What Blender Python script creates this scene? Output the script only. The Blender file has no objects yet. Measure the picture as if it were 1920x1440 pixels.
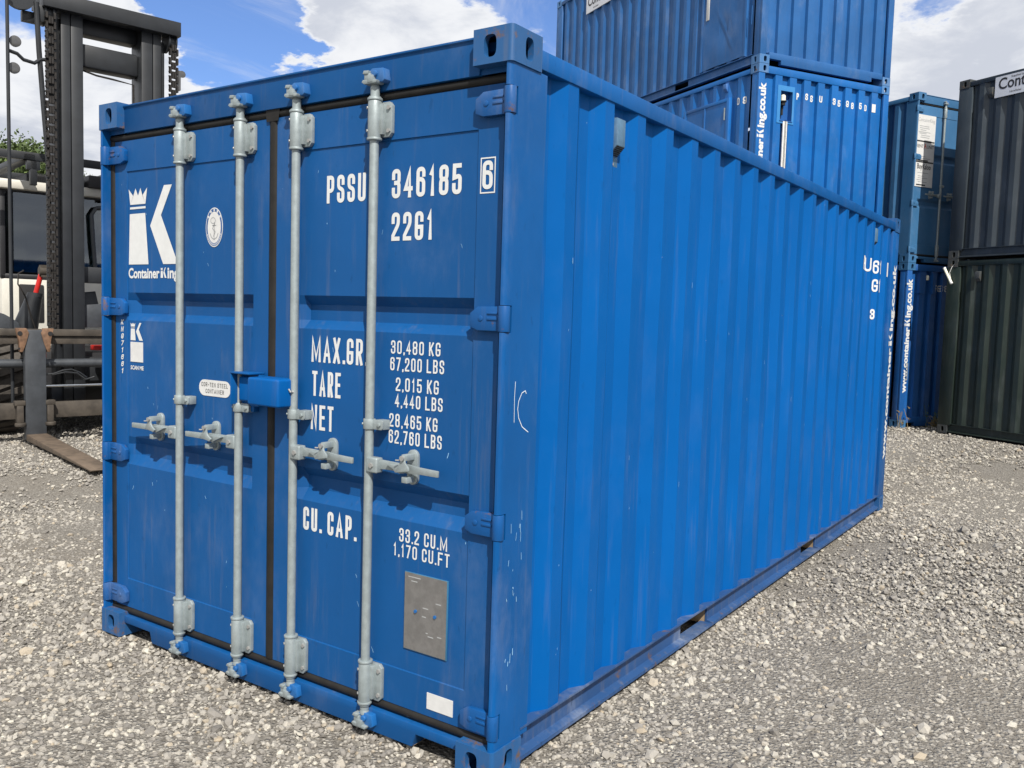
import bpy, bmesh, math, random
import numpy as np
from mathutils import Vector, Matrix
from mathutils.geometry import delaunay_2d_cdt
random.seed(7); RNG = np.random.default_rng(7)
R = math.radians
scene = bpy.context.scene
COL = scene.collection

# ------------------------------------------------------------------ camera
CAM = Vector((1.704, -2.414, 1.6372)); YAW, PITCH, ROLL = -0.6044, -0.0766, 0.0298
f_ = Vector((math.sin(YAW)*math.cos(PITCH), math.cos(YAW)*math.cos(PITCH), math.sin(PITCH)))
r0 = Vector((math.cos(YAW), -math.sin(YAW), 0)); u0 = r0.cross(f_)
rr = r0*math.cos(ROLL) + u0*math.sin(ROLL); uu = -r0*math.sin(ROLL) + u0*math.cos(ROLL)
cd = bpy.data.cameras.new('camera'); cam = bpy.data.objects.new('camera', cd); COL.objects.link(cam)
cd.sensor_fit = 'HORIZONTAL'; cd.sensor_width = 36.0; cd.lens = 1654.9/1920*36; cd.clip_start = .05; cd.clip_end = 3000
m = Matrix((rr, uu, -f_)).transposed().to_4x4(); m.translation = CAM; cam.matrix_world = m
scene.camera = cam

# ------------------------------------------------------------------ sun, sky, exposure
SUN = Vector((1.17, -1.0, 1.64)).normalized()
sd = bpy.data.lights.new('sun', 'SUN'); sd.energy = 5.0; sd.angle = R(.55); sd.color = (1.0, .955, .885)
so = bpy.data.objects.new('sun', sd); COL.objects.link(so); so.rotation_euler = SUN.to_track_quat('Z', 'Y').to_euler(); so.location = (6, -4, 9)
world = bpy.data.worlds.new('World'); scene.world = world; world.use_nodes = True
nt = world.node_tree; N = nt.nodes; LK = nt.links
for n in list(N): N.remove(n)
def wn(t, **k):
    n = N.new(t)
    for a, b in k.items(): setattr(n, a, b)
    return n
def wmath(op, a, b=None, c=None, clamp=False):
    n = wn('ShaderNodeMath', operation=op, use_clamp=clamp)
    for i, v in enumerate((a, b, c)):
        if v is None: continue
        if isinstance(v, (int, float)): n.inputs[i].default_value = v
        else: LK.new(v, n.inputs[i])
    return n.outputs[0]
def wramp(v, a, b, lo=0., hi=1.):
    n = wn('ShaderNodeMapRange', interpolation_type='SMOOTHSTEP')
    LK.new(v, n.inputs[0]); n.inputs[1].default_value = a; n.inputs[2].default_value = b; n.inputs[3].default_value = lo; n.inputs[4].default_value = hi
    return n.outputs[0]
SKYK = .11
sky = wn('ShaderNodeTexSky', sky_type='NISHITA', sun_disc=False, sun_elevation=math.asin(SUN.z), sun_rotation=math.atan2(SUN.x, SUN.y), air_density=1.0, dust_density=.6, ozone_density=1.6)
tc = wn('ShaderNodeTexCoord'); nrm = wn('ShaderNodeVectorMath', operation='NORMALIZE'); LK.new(tc.outputs['Generated'], nrm.inputs[0])
sx = wn('ShaderNodeSeparateXYZ'); LK.new(nrm.outputs[0], sx.inputs[0])
zz = wmath('ADD', wmath('MAXIMUM', sx.outputs[2], 0.0), .22)
cx = wmath('DIVIDE', sx.outputs[0], zz); cy = wmath('DIVIDE', sx.outputs[1], zz)
cmb = wn('ShaderNodeCombineXYZ'); LK.new(cx, cmb.inputs[0]); LK.new(cy, cmb.inputs[1]); cmb.inputs[2].default_value = 3.1
def wnoise(vec, scale, detail, rough, off=(0, 0, 0), dist=0.):
    mp = wn('ShaderNodeMapping'); LK.new(vec, mp.inputs[0]); mp.inputs['Location'].default_value = off
    n = wn('ShaderNodeTexNoise'); LK.new(mp.outputs[0], n.inputs['Vector'])
    n.inputs['Scale'].default_value = scale; n.inputs['Detail'].default_value = detail; n.inputs['Roughness'].default_value = rough; n.inputs['Distortion'].default_value = dist
    return n.outputs['Fac']
big = wnoise(cmb.outputs[0], .9, 9, .56, (4.3, 1.7, 0), .25)
def pixdir(px, py): return (f_ + rr*((px-960)/1654.9) + uu*((720-py)/1654.9)).normalized()
wv = wn('ShaderNodeTexNoise'); LK.new(cmb.outputs[0], wv.inputs['Vector']); wv.inputs['Scale'].default_value = 3.2; wv.inputs['Detail'].default_value = 7; wv.inputs['Roughness'].default_value = .6
w1 = wn('ShaderNodeVectorMath', operation='SUBTRACT'); LK.new(wv.outputs['Color'], w1.inputs[0]); w1.inputs[1].default_value = (.5, .5, .5)
w2 = wn('ShaderNodeVectorMath', operation='SCALE'); LK.new(w1.outputs[0], w2.inputs[0]); w2.inputs['Scale'].default_value = .20
w3 = wn('ShaderNodeVectorMath', operation='ADD'); LK.new(nrm.outputs[0], w3.inputs[0]); LK.new(w2.outputs[0], w3.inputs[1])
wnrm = wn('ShaderNodeVectorMath', operation='NORMALIZE'); LK.new(w3.outputs[0], wnrm.inputs[0])
hole = None
for (px, py, a0, a1, k) in ((420, 55, .5, 6.2, .25), (430, -60, 1.0, 7.0, .24), (1035, -40, .5, 6.5, .20), (1735, -40, .3, 3.5, .12), (140, 150, .3, 3.4, .16), (10, -10, .5, 4, .2), (1290, -520, 6, 24, .16)):
    d = pixdir(px, py)
    dp = wn('ShaderNodeVectorMath', operation='DOT_PRODUCT'); LK.new(wnrm.outputs[0], dp.inputs[0]); dp.inputs[1].default_value = d
    h = wramp(dp.outputs['Value'], math.cos(R(a1)), math.cos(R(a0)), 0, k)
    hole = h if hole is None else wmath('ADD', hole, h)
fine = wnoise(cmb.outputs[0], 3.4, 9, .62, (1.3, 7.7, 5), .5)
dens = wmath('SUBTRACT', wmath('ADD', wmath('ADD', big, .025), wmath('MULTIPLY', fine, .25)), hole)
wisp = wmath('MULTIPLY', wramp(wnoise(cmb.outputs[0], 1.9, 9, .66, (5.5, 2.2, 8), 1.2), .50, .72), .42)
mask = wmath('MAXIMUM', wramp(dens, .46, .535), wisp)
core = wramp(dens, .50, .60)
tex = wnoise(cmb.outputs[0], 2.6, 8, .6, (9.1, 3.3, 2), .3)
shade = wmath('MULTIPLY', core, wramp(tex, .44, .64), clamp=True)
cc = wn('ShaderNodeMix', data_type='RGBA'); LK.new(shade, cc.inputs[0])
cc.inputs[6].default_value = (.75/SKYK, .763/SKYK, .79/SKYK, 1); cc.inputs[7].default_value = (.51/SKYK, .54/SKYK, .61/SKYK, 1)
mx = wn('ShaderNodeMix', data_type='RGBA'); LK.new(mask, mx.inputs[0]); tint = wn('ShaderNodeMix', data_type='RGBA', blend_type='MULTIPLY'); tint.inputs[0].default_value = 1; LK.new(sky.outputs[0], tint.inputs[6]); tint.inputs[7].default_value = (.70, .85, 1.18, 1); LK.new(tint.outputs[2], mx.inputs[6]); LK.new(cc.outputs[2], mx.inputs[7])
bg = wn('ShaderNodeBackground'); bg.inputs[1].default_value = SKYK; LK.new(mx.outputs[2], bg.inputs[0])
wo = wn('ShaderNodeOutputWorld'); LK.new(bg.outputs[0], wo.inputs[0])
vs = scene.view_settings; vs.view_transform = 'Standard'; vs.look = 'None'; vs.gamma = 1; vs.use_curve_mapping = False; vs.exposure = 0.28
scene.render.engine = 'CYCLES'; scene.cycles.use_denoising = True
scene.cycles.max_bounces = 6; scene.cycles.transparent_max_bounces = 6

# ------------------------------------------------------------------ materials
class MT:
    def __init__(s, name):
        s.m = bpy.data.materials.new(name); s.m.use_nodes = True; s.t = s.m.node_tree; s.n = s.t.nodes; s.l = s.t.links
        s.b = s.n['Principled BSDF']; s.tc = s.n.new('ShaderNodeTexCoord')
    def put(s, v, sock):
        if hasattr(v, 'is_linked') or isinstance(v, bpy.types.NodeSocket): s.l.new(v, sock)
        else: sock.default_value = v
    def map(s, sc=(1, 1, 1), off=(0, 0, 0), coord='Object'):
        p = s.n.new('ShaderNodeMapping'); s.l.new(s.tc.outputs[coord], p.inputs[0]); p.inputs['Scale'].default_value = sc; p.inputs['Location'].default_value = off
        return p.outputs[0]
    def noise(s, scale, detail=5, rough=.55, vec=None, off=(0, 0, 0), sc=(1, 1, 1), dist=0):
        n = s.n.new('ShaderNodeTexNoise'); s.l.new(vec or s.map(sc, off), n.inputs['Vector'])
        n.inputs['Scale'].default_value = scale; n.inputs['Detail'].default_value = detail; n.inputs['Roughness'].default_value = rough; n.inputs['Distortion'].default_value = dist
        return n.outputs['Fac']
    def ramp(s, v, a, b, lo=0., hi=1.):
        n = s.n.new('ShaderNodeMapRange'); n.interpolation_type = 'SMOOTHSTEP'; s.l.new(v, n.inputs[0])
        for i, x in enumerate((a, b, lo, hi)): n.inputs[i+1].default_value = x
        return n.outputs[0]
    def mix(s, f, a, b, blend='MIX'):
        n = s.n.new('ShaderNodeMix'); n.data_type = 'RGBA'; n.blend_type = blend
        s.put(f, n.inputs[0])
        for v, i in ((a, 6), (b, 7)):
            if isinstance(v, tuple): n.inputs[i].default_value = (*v, 1)
            else: s.l.new(v, n.inputs[i])
        return n.outputs[2]
    def math(s, op, a, b=0.):
        n = s.n.new('ShaderNodeMath'); n.operation = op; s.put(a, n.inputs[0]); s.put(b, n.inputs[1]); return n.outputs[0]
    def bump(s, h, strength=.2, dist=.01, chain=None):
        n = s.n.new('ShaderNodeBump'); n.inputs['Strength'].default_value = strength; n.inputs['Distance'].default_value = dist; s.l.new(h, n.inputs['Height'])
        if chain: s.l.new(chain, n.inputs['Normal'])
        return n.outputs[0]
    def done(s, col, rough=.5, metal=0., spec=.5, normal=None):
        if isinstance(col, tuple): s.b.inputs['Base Color'].default_value = (*col, 1)
        else: s.l.new(col, s.b.inputs['Base Color'])
        s.put(rough, s.b.inputs['Roughness']); s.put(metal, s.b.inputs['Metallic']); s.b.inputs['Specular IOR Level'].default_value = spec
        if normal: s.l.new(normal, s.b.inputs['Normal'])
        return s.m
def paint(name, col, rough=.42, seed=0., dirt=.16, fade=.10, rust=0., scuff=.5, spec=.45, wave=.25, var=.11):
    t = MT(name); o = (seed*3.7, seed*1.9, seed*2.3)
    c = t.mix(t.ramp(t.noise(1.3, 6, .6, off=o), .35, .7), tuple(x*(1-var) for x in col), tuple(min(1, x*(1+var)) for x in col))
    dust = tuple(.55*x + .45*y for x, y in zip(col, (.30, .33, .38)))
    c = t.mix(t.ramp(t.noise(3.2, 7, .68, off=o, sc=(1, 1, .55)), .5, .82, 0, fade*4), c, dust)
    c = t.mix(t.ramp(t.noise(9, 5, .6, off=o, sc=(3.2, 3.2, .22)), .53, .78, 0, dirt), c, (.16, .15, .145))
    c = t.mix(t.ramp(t.noise(16, 3, .5, off=(1+seed, 5, 2), sc=(2, 2, .8)), .665, .74, 0, dirt*1.5), c, tuple(x*.45 for x in col))
    if scuff: c = t.mix(t.ramp(t.noise(46, 2, .5, off=(seed, 8, 3), sc=(1.2, 1.2, .8)), .80, .83, 0, scuff), c, (.42, .55, .68))
    if rust:
        rn = t.ramp(t.noise(11, 8, .7, off=(2+seed, 1, 7)), .60-.1*rust, .70-.06*rust, 0, .9)
        c = t.mix(rn, c, t.mix(t.noise(60, 4, .6), (.085, .045, .025), (.17, .105, .062)))
    rg = t.ramp(t.noise(5, 5, .6, off=o), .3, .75, rough-.07, rough+.16)
    b1 = t.bump(t.noise(2.1, 3, .5, off=o), wave, .012)
    b2 = t.bump(t.noise(420, 2, .5), .05, .001, b1)
    return t.done(c, rg, 0., spec, b2)
def galv(name, col=(.295, .34, .348), seed=0):
    t = MT(name)
    c = t.mix(t.ramp(t.noise(28, 6, .65, off=(seed, 1, 2)), .35, .68), tuple(x*.88 for x in col), tuple(x*1.06 for x in col))
    c = t.mix(t.ramp(t.noise(9, 5, .6, sc=(3, 3, .4)), .56, .75, 0, .3), c, (.30, .29, .26))
    return t.done(c, t.ramp(t.noise(40, 4, .6), .3, .7, .42, .62), .35, .5, t.bump(t.noise(160, 3, .5), .10, .002))
def flat(name, col, rough=.6, metal=0., spec=.5, var=.12, sc=8, bump=.05):
    t = MT(name)
    c = t.mix(t.ramp(t.noise(sc, 6, .6), .3, .7), tuple(x*(1-var) for x in col), tuple(min(1, x*(1+var)) for x in col))
    return t.done(c, rough, metal, spec, t.bump(t.noise(sc*20, 3, .5), bump, .002))
M = {}
M['side'] = paint('blue_side_paint', (.0010, .085, .305), .45, 1, .12, .02, spec=.08, scuff=.8, wave=.3, var=.05)
M['door'] = paint('blue_door_paint', (.0040, .071, .232), .50, 2, .18, .07, var=.07, spec=.22, scuff=.5)
M['frame'] = paint('blue_frame_paint', (.002, .077, .262), .42, 3, .18, .10, spec=.20, scuff=.7)
M['cast'] = paint('weathered_casting_paint', (.012, .082, .23), .5, 4, .3, .2, rust=.55, scuff=.9)
M['keeper'] = paint('cam_keeper_paint', (.010, .10, .30), .4, 5, .2, .15)
M['hinge'] = paint('hinge_paint', (.003, .073, .25), .45, 17, .2, .15, rust=.25, scuff=.9, spec=.3)
M['foot'] = paint('dusty_rail_paint', (.022, .07, .19), .5, 16, .45, .35, rust=.1, scuff=.9, spec=.3)
M['mid3'] = paint('faded_blue_paint', (.018, .100, .285), .5, 6, .12, .12, spec=.28, scuff=.3)
M['mid2'] = paint('bright_blue_paint', (.007, .108, .35), .45, 7, .12, .10, spec=.28, scuff=.3)
M['mid1'] = paint('plain_blue_paint', (.02, .12, .37), .45, 8, .12, .10, scuff=.3)
M['patch'] = paint('fresh_blue_patch_paint', (.035, .21, .50), .5, 9, .05, .1, scuff=0)
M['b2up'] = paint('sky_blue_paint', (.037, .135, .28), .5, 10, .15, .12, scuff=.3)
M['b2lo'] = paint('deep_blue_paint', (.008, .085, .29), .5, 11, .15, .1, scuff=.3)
M['gray'] = paint('anthracite_paint', (.031, .042, .052), .5, 12, .15, .08, scuff=.2)
M['green'] = paint('dark_green_paint', (.013, .0225, .018), .5, 13, .15, .05, scuff=.3)
M['cast_g'] = paint('weathered_dark_casting_paint', (.05, .055, .055), .6, 14, .3, .15, rust=.5)
M['galv'] = galv('galvanised_steel'); M['bolt'] = galv('zinc_bolt', (.33, .33, .32), 3)
M['vent'] = galv('bluish_vent_plastic', (.10, .20, .31), 5); M['rubber'] = flat('black_rubber_gasket', (.013, .012, .011), .62, 0, .3, .25, 14)
M['dark'] = flat('dark_void_steel', (.012, .012, .013), .8)
M['white'] = flat('white_lettering', (.60, .61, .605), .55, var=.04, sc=20, bump=0)
M['sticker'] = flat('white_sticker', (.58, .58, .57), .5, var=.05, sc=30)
M['black_ink'] = flat('black_print', (.02, .02, .022), .6, bump=0)
M['grey_ink'] = flat('grey_print', (.30, .31, .32), .6, bump=0)
M['red_ink'] = flat('red_print', (.55, .06, .03), .6, bump=0)
M['navy_ink'] = flat('navy_print', (.03, .09, .25), .6, bump=0)
M['plate'] = flat('grey_data_plate', (.19, .185, .18), .45, .35, .5, .12, 30)
M['faint'] = flat('worn_plate_print', (.33, .34, .34), .6)
M['plate_edge'] = flat('painted_plate_edge', (.03, .14, .26), .5)
M['wood'] = flat('bare_timber', (.28, .20, .12), .7, var=.3, sc=6)
M['chalk'] = flat('chalk_mark', (.62, .70, .78), .8, var=.1)
M['scratch'] = flat('bare_scratch', (.30, .52, .72), .7, var=.2)

# ------------------------------------------------------------------ mesh helpers
class MB:
    def __init__(s): s.v = []; s.f = []
    def add(s, vs, fs):
        b = len(s.v); s.v.extend([tuple(p) for p in vs]); s.f.extend([tuple(b+i for i in q) for q in fs]); return s
    def box(s, x0, x1, y0, y1, z0, z1):
        return s.add([(x0, y0, z0), (x1, y0, z0), (x1, y1, z0), (x0, y1, z0), (x0, y0, z1), (x1, y0, z1), (x1, y1, z1), (x0, y1, z1)],
                     [(0, 3, 2, 1), (4, 5, 6, 7), (0, 1, 5, 4), (1, 2, 6, 5), (2, 3, 7, 6), (3, 0, 4, 7)])
    def obox(s, c, ax, ay, az, hx, hy, hz):
        c = Vector(c); ax, ay, az = (Vector(a).normalized() for a in (ax, ay, az)); P = []
        for k in (-1, 1):
            for (i, j) in ((-1, -1), (1, -1), (1, 1), (-1, 1)): P.append(c + ax*hx*i + ay*hy*j + az*hz*k)
        return s.add(P, [(0, 3, 2, 1), (4, 5, 6, 7), (0, 1, 5, 4), (1, 2, 6, 5), (2, 3, 7, 6), (3, 0, 4, 7)])
    def prism(s, poly, fn, a, b, cap=True):
        n = len(poly); P = [fn(u, v, a) for u, v in poly] + [fn(u, v, b) for u, v in poly]
        F = [(i, (i+1) % n, n+(i+1) % n, n+i) for i in range(n)]
        if cap: F += [tuple(range(n))[::-1], tuple(range(n, 2*n))]
        return s.add(P, F)
    def tube(s, p0, p1, r0, r1=None, n=16, cap=True):
        p0 = Vector(p0); p1 = Vector(p1); d = (p1-p0).normalized(); r1 = r0 if r1 is None else r1
        a = d.orthogonal().normalized(); b = d.cross(a); P = []
        for (p, r) in ((p0, r0), (p1, r1)):
            for i in range(n):
                t = 2*math.pi*i/n; P.append(p + a*math.cos(t)*r + b*math.sin(t)*r)
        F = [(i, (i+1) % n, n+(i+1) % n, n+i) for i in range(n)]
        if cap: F += [tuple(range(n))[::-1], tuple(range(n, 2*n))]
        return s.add(P, F)
    def path(s, pts, r, n=8):
        pts = [Vector(p) for p in pts]; P = []; prev = None
        for i, p in enumerate(pts):
            d = (pts[min(i+1, len(pts)-1)] - pts[max(i-1, 0)]).normalized()
            a = (prev - d*prev.dot(d)).normalized() if prev is not None else d.orthogonal().normalized()
            prev = a; b = d.cross(a)
            for k in range(n):
                t = 2*math.pi*k/n; P.append(p + a*math.cos(t)*r + b*math.sin(t)*r)
        F = []
        for i in range(len(pts)-1):
            for k in range(n): F.append((i*n+k, i*n+(k+1) % n, (i+1)*n+(k+1) % n, (i+1)*n+k))
        F += [tuple(range(n))[::-1], tuple(range(len(P)-n, len(P)))]
        return s.add(P, F)
    def lathe(s, prof, c, axis='z', n=24):
        P = []; c = Vector(c)
        for (r, h) in prof:
            for k in range(n):
                t = 2*math.pi*k/n; q = {'z': (r*math.cos(t), r*math.sin(t), h), 'x': (h, r*math.cos(t), r*math.sin(t)), 'y': (r*math.cos(t), h, r*math.sin(t))}[axis]
                P.append(c + Vector(q))
        F = []
        for i in range(len(prof)-1):
            for k in range(n): F.append((i*n+k, i*n+(k+1) % n, (i+1)*n+(k+1) % n, (i+1)*n+k))
        if prof[0][0] > 1e-6: F.append(tuple(range(n))[::-1])
        if prof[-1][0] > 1e-6: F.append(tuple(range(len(P)-n, len(P))))
        return s.add(P, F)
    def build(s, name, mat, parent=None, bevel=0., seg=2, smooth=35, fix=True):
        me = bpy.data.meshes.new(name); bm = bmesh.new()
        V = [bm.verts.new(p) for p in s.v]
        for q in s.f:
            try: bm.faces.new([V[i] for i in q])
            except ValueError: pass
        if fix: bmesh.ops.recalc_face_normals(bm, faces=bm.faces)
        if bevel:
            E = [e for e in bm.edges if len(e.link_faces) == 2 and e.calc_face_angle(0) > R(40)]
            bmesh.ops.bevel(bm, geom=E, offset=bevel, segments=seg, affect='EDGES', clamp_overlap=True, profile=.5)
        bm.to_mesh(me); bm.free()
        me.materials.append(mat)
        if smooth: me.shade_smooth(); me.set_sharp_from_angle(angle=R(smooth))
        o = bpy.data.objects.new(name, me); COL.objects.link(o)
        if parent is not None: o.parent = parent
        return o
def thing(name, label, cat, loc=(0, 0, 0), rz=0., group=None):
    o = bpy.data.objects.new(name, None); COL.objects.link(o); o.location = loc; o.rotation_euler = (0, 0, rz)
    o.empty_display_size = .2; tag(o, label, cat, group); return o
def tag(o, label=None, cat=None, group=None, kind=None):
    if label: o['label'] = label
    if cat: o['category'] = cat
    if group: o['group'] = group
    if kind: o['kind'] = kind
    return o

# ------------------------------------------------------------------ lettering: a condensed stroke alphabet
GL = {
 '0': [([(0,0),(1,0),(1,1),(0,1)], 1)], 'O': [([(0,0),(1,0),(1,1),(0,1)], 1)], 'D': [([(0,0),(1,0),(1,1),(0,1)], 1)],
 '1': [([(.62,0),(.62,1),(.2,.8)], 0, 's')],
 '2': [([(0,.7),(0,1),(1,1),(1,.6),(0,.12),(0,0),(1,0)], 0, [0,1,1,.6,0,0,0])],
 '3': [([(0,.74),(0,1),(1,1),(1,.53),(.4,.53)], 0, 1), ([(.4,.53),(1,.53),(1,0),(0,0),(0,.26)], 0, 1)],
 '4': [([(.74,0),(.74,1),(0,.27),(1,.27)], 0, 's')],
 '5': [([(.94,1),(.06,1),(.03,.55),(1,.62),(1,0),(0,0),(0,.26)], 0, [0,0,0,1,1,1,0])],
 '6': [([(1,.77),(1,1),(0,1),(0,0),(1,0),(1,.6),(.02,.6)], 0, [0,1,1,1,1,1,0])],
 '7': [([(0,1),(1,1),(.3,0)], 0, 's')],
 '8': [([(0,.53),(1,.53),(1,1),(0,1)], 1), ([(0,0),(1,0),(1,.53),(0,.53)], 1)],
 '9': [([(0,.23),(0,0),(1,0),(1,1),(0,1),(0,.4),(.98,.4)], 0, [0,1,1,1,1,1,0])],
 'P': [([(0,0),(0,1),(1,1),(1,.44),(0,.44)], 0, [0,0,1,1,0])],
 'R': [([(0,0),(0,1),(1,1),(1,.46),(0,.46)], 0, [0,0,1,1,0]), ([(.5,.46),(1,0)], 0, 's')],
 'S': [([(1,.74),(1,1),(0,1),(0,.54),(1,.46),(1,0),(0,0),(0,.26)], 0, 1)],
 'U': [([(0,1),(0,0),(1,0),(1,1)], 0, 1)], 'G': [([(1,.74),(1,1),(0,1),(0,0),(1,0),(1,.45),(.5,.45)], 0, [0,1,1,1,1,0,0])],
 'C': [([(1,.72),(1,1),(0,1),(0,0),(1,0),(1,.28)], 0, 1)],
 'M': [([(0,0),(0,1),(.5,.12),(1,1),(1,0)], 0, 's')], 'N': [([(0,0),(0,1),(1,0),(1,1)], 0, 's')],
 'A': [([(0,0),(.5,1),(1,0)], 0, 's'), ([(.17,.28),(.83,.28)], 0, 's')],
 'X': [([(0,0),(1,1)], 0, 's'), ([(0,1),(1,0)], 0, 's')], 'T': [([(0,1),(1,1)], 0, 's'), ([(.5,0),(.5,1)], 0, 's')],
 'E': [([(1,1),(0,1),(0,0),(1,0)], 0, 's'), ([(0,.52),(.85,.52)], 0, 's')], 'F': [([(1,1),(0,1),(0,0)], 0, 's'), ([(0,.5),(.85,.5)], 0, 's')],
 'K': [([(0,0),(0,1)], 0, 's'), ([(1,1),(0,.36)], 0, 's'), ([(.32,.56),(1,0)], 0, 's')],
 'L': [([(0,1),(0,0),(1,0)], 0, 's')], 'I': [([(.5,0),(.5,1)], 0, 's')], '-': [([(.1,.45),(.9,.45)], 0, 's')],
 'B': [([(0,.53),(0,1),(1,1),(1,.53),(0,.53)], 0, [0,0,1,1,0]), ([(0,.53),(1,.53),(1,0),(0,0),(0,.53)], 0, [0,1,1,0,0])],
}
GW = {'M': 1.5, 'N': 1.08, 'X': 1.08, '1': .72, 'I': .5, 'A': 1.16, '-': .8}
def fillet(P, rad, closed):
    n = len(P); out = []
    for i in range(n):
        p = Vector(P[i]); r = rad[i]
        if (not closed and i in (0, n-1)) or r <= 1e-6: out.append(p); continue
        a = Vector(P[(i-1) % n]); b = Vector(P[(i+1) % n]); da = (a-p); db = (b-p)
        l = min(r, da.length*.5, db.length*.5); q0 = p + da.normalized()*l; q1 = p + db.normalized()*l
        for k in range(6):
            t = k/5; out.append(q0*(1-t)**2 + p*2*t*(1-t) + q1*t*t)
    return out
def ribbon(pts, t, closed):
    n = len(pts); L = []; Rr = []
    for i in range(n):
        a = pts[(i-1) % n] if (closed or i > 0) else None; b = pts[(i+1) % n] if (closed or i < n-1) else None; p = pts[i]
        d0 = (p-a).normalized() if a is not None and (p-a).length > 1e-9 else None; d1 = (b-p).normalized() if b is not None and (b-p).length > 1e-9 else None
        d0 = d0 or d1; d1 = d1 or d0; n0 = Vector((-d0.y, d0.x)); n1 = Vector((-d1.y, d1.x)); mm = n0+n1
        if mm.length < 1e-3: mm = n0
        mm.normalize(); k = min(1/max(mm.dot(n0), .35), 2.2)
        L.append(p+mm*t/2*k); Rr.append(p-mm*t/2*k)
    V = L+Rr; F = [(i, (i+1) % n, n+(i+1) % n, n+i) for i in range(n if closed else n-1)]
    return V, F
def text_mesh(s, w, h, t, fine=0.):
    adv = []; x = 0; k = .43*h; gap = .17*h
    for ch in s:
        if ch == ' ': adv.append((x, 0)); x += .30*h
        elif ch in '.,': adv.append((x, t*1.05)); x += t*1.05+gap*.75
        else:
            cw = k*GW.get(ch, 1); adv.append((x, cw)); x += cw+gap
    tot = x-gap; sc = w/tot if w else 1.; V = []; F = []
    V0, F0 = V, F
    def merge():
        if not V: return
        G_ = []
        for q in [w_ for q_ in F for w_ in ([q_] if len(q_) == 3 else [(q_[0], q_[1], q_[2]), (q_[0], q_[2], q_[3])])]:
            ar = sum(V[q[i]][0]*V[q[(i+1) % len(q)]][1]-V[q[(i+1) % len(q)]][0]*V[q[i]][1] for i in range(len(q)))
            if abs(ar) > 1e-12: G_.append(q if ar > 0 else q[::-1])
        r = delaunay_2d_cdt([Vector(p) for p in V], [], G_, 0, 1e-6)
        b0 = len(OV); OV.extend((p.x, p.y) for p in r[0]); 
        T_ = np.array([[V[i] for i in q] for q in G_]); C_ = np.array([sum((np.array(r[0][i]) for i in q), np.zeros(2))/len(q) for q in r[2]])
        def sd_(a, b): return (b[None, :, 0]-a[None, :, 0])*(C_[:, None, 1]-a[None, :, 1])-(b[None, :, 1]-a[None, :, 1])*(C_[:, None, 0]-a[None, :, 0])
        hit = ((sd_(T_[:, 0], T_[:, 1]) >= 0) & (sd_(T_[:, 1], T_[:, 2]) >= 0) & (sd_(T_[:, 2], T_[:, 0]) >= 0)).any(1)
        OF.extend(tuple(b0+i for i in q) for q, h_ in zip(r[2], hit) if h_)
    OV, OF = [], []
    for ch, (x0, cw) in zip(s, adv):
        if ch == ' ': continue
        merge(); V, F = [], []
        x0 *= sc; cw *= sc; b = len(V)
        if ch in '.,':
            cw = t*1.05; V += [(x0, 0), (x0+cw, 0), (x0+cw, t*1.1), (x0, t*1.1)]; F.append((b, b+1, b+2, b+3))
            if ch == ',': V += [(x0, -t*.6), (x0+cw*.6, -t*.6)]; F.append((b+4, b+5, b+1, b))
            continue
        for st in GL[ch]:
            pts = [Vector((x0+t/2+u*(cw-t), t/2+v*(h-t))) for u, v in st[0]]
            closed = st[1] == 1; rd = (cw-t)*.62
            spec = 1 if closed else st[2]
            rad = [0]*len(pts) if spec == 's' else ([rd]*len(pts) if spec == 1 else [rd*q for q in spec])
            if not closed:
                pts = list(pts); pts[0] = pts[0]+(pts[0]-pts[1]).normalized()*t*.5; pts[-1] = pts[-1]+(pts[-1]-pts[-2]).normalized()*t*.5
            pp = fillet(pts, rad, closed)
            if fine:
                q = []
                for i in range(len(pp) if closed else len(pp)-1):
                    a, c = pp[i], pp[(i+1) % len(pp)]; m_ = max(1, int((c-a).length/fine)); q += [a.lerp(c, j/m_) for j in range(m_)]
                if not closed: q.append(pp[-1])
                pp = q
            v2, f2 = ribbon(pp, t, closed); b = len(V); V += [(p.x, p.y) for p in v2]; F += [tuple(b+i for i in q) for q in f2]
    merge()
    return OV, OF
def lettering(parent, V, F, fn, mat, label=None, name='lettering'):
    me = bpy.data.meshes.new(name); me.from_pydata([fn(u, v) for u, v in V], [], F); me.materials.append(mat)
    o = bpy.data.objects.new(name, me); COL.objects.link(o); o.parent = parent
    if label: o['label'] = label
    return o
def font_mesh(s, w, h, bold=.02, xh=False):
    """built-in font as flat mesh scaled to a box w x h (h = ascender height)"""
    cu = bpy.data.curves.new('print', 'FONT'); cu.body = s; cu.size = 1; cu.offset = bold; cu.resolution_u = 3; cu.fill_mode = 'FRONT'
    o = bpy.data.objects.new('print', cu); COL.objects.link(o)
    dg = bpy.context.evaluated_depsgraph_get(); me = bpy.data.meshes.new_from_object(o.evaluated_get(dg))
    V = [(v.co.x, v.co.y) for v in me.vertices]; F = [tuple(p.vertices) for p in me.polygons]
    bpy.data.objects.remove(o); bpy.data.curves.remove(cu); bpy.data.meshes.remove(me)
    x0 = min(v[0] for v in V); x1 = max(v[0] for v in V); y1 = max(v[1] for v in V)
    k = h/y1; kx = w/(x1-x0) if w else k
    return [((x-x0)*kx, y*k) for x, y in V], F
W, H, L = 2.438, 2.591, 6.058

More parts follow.
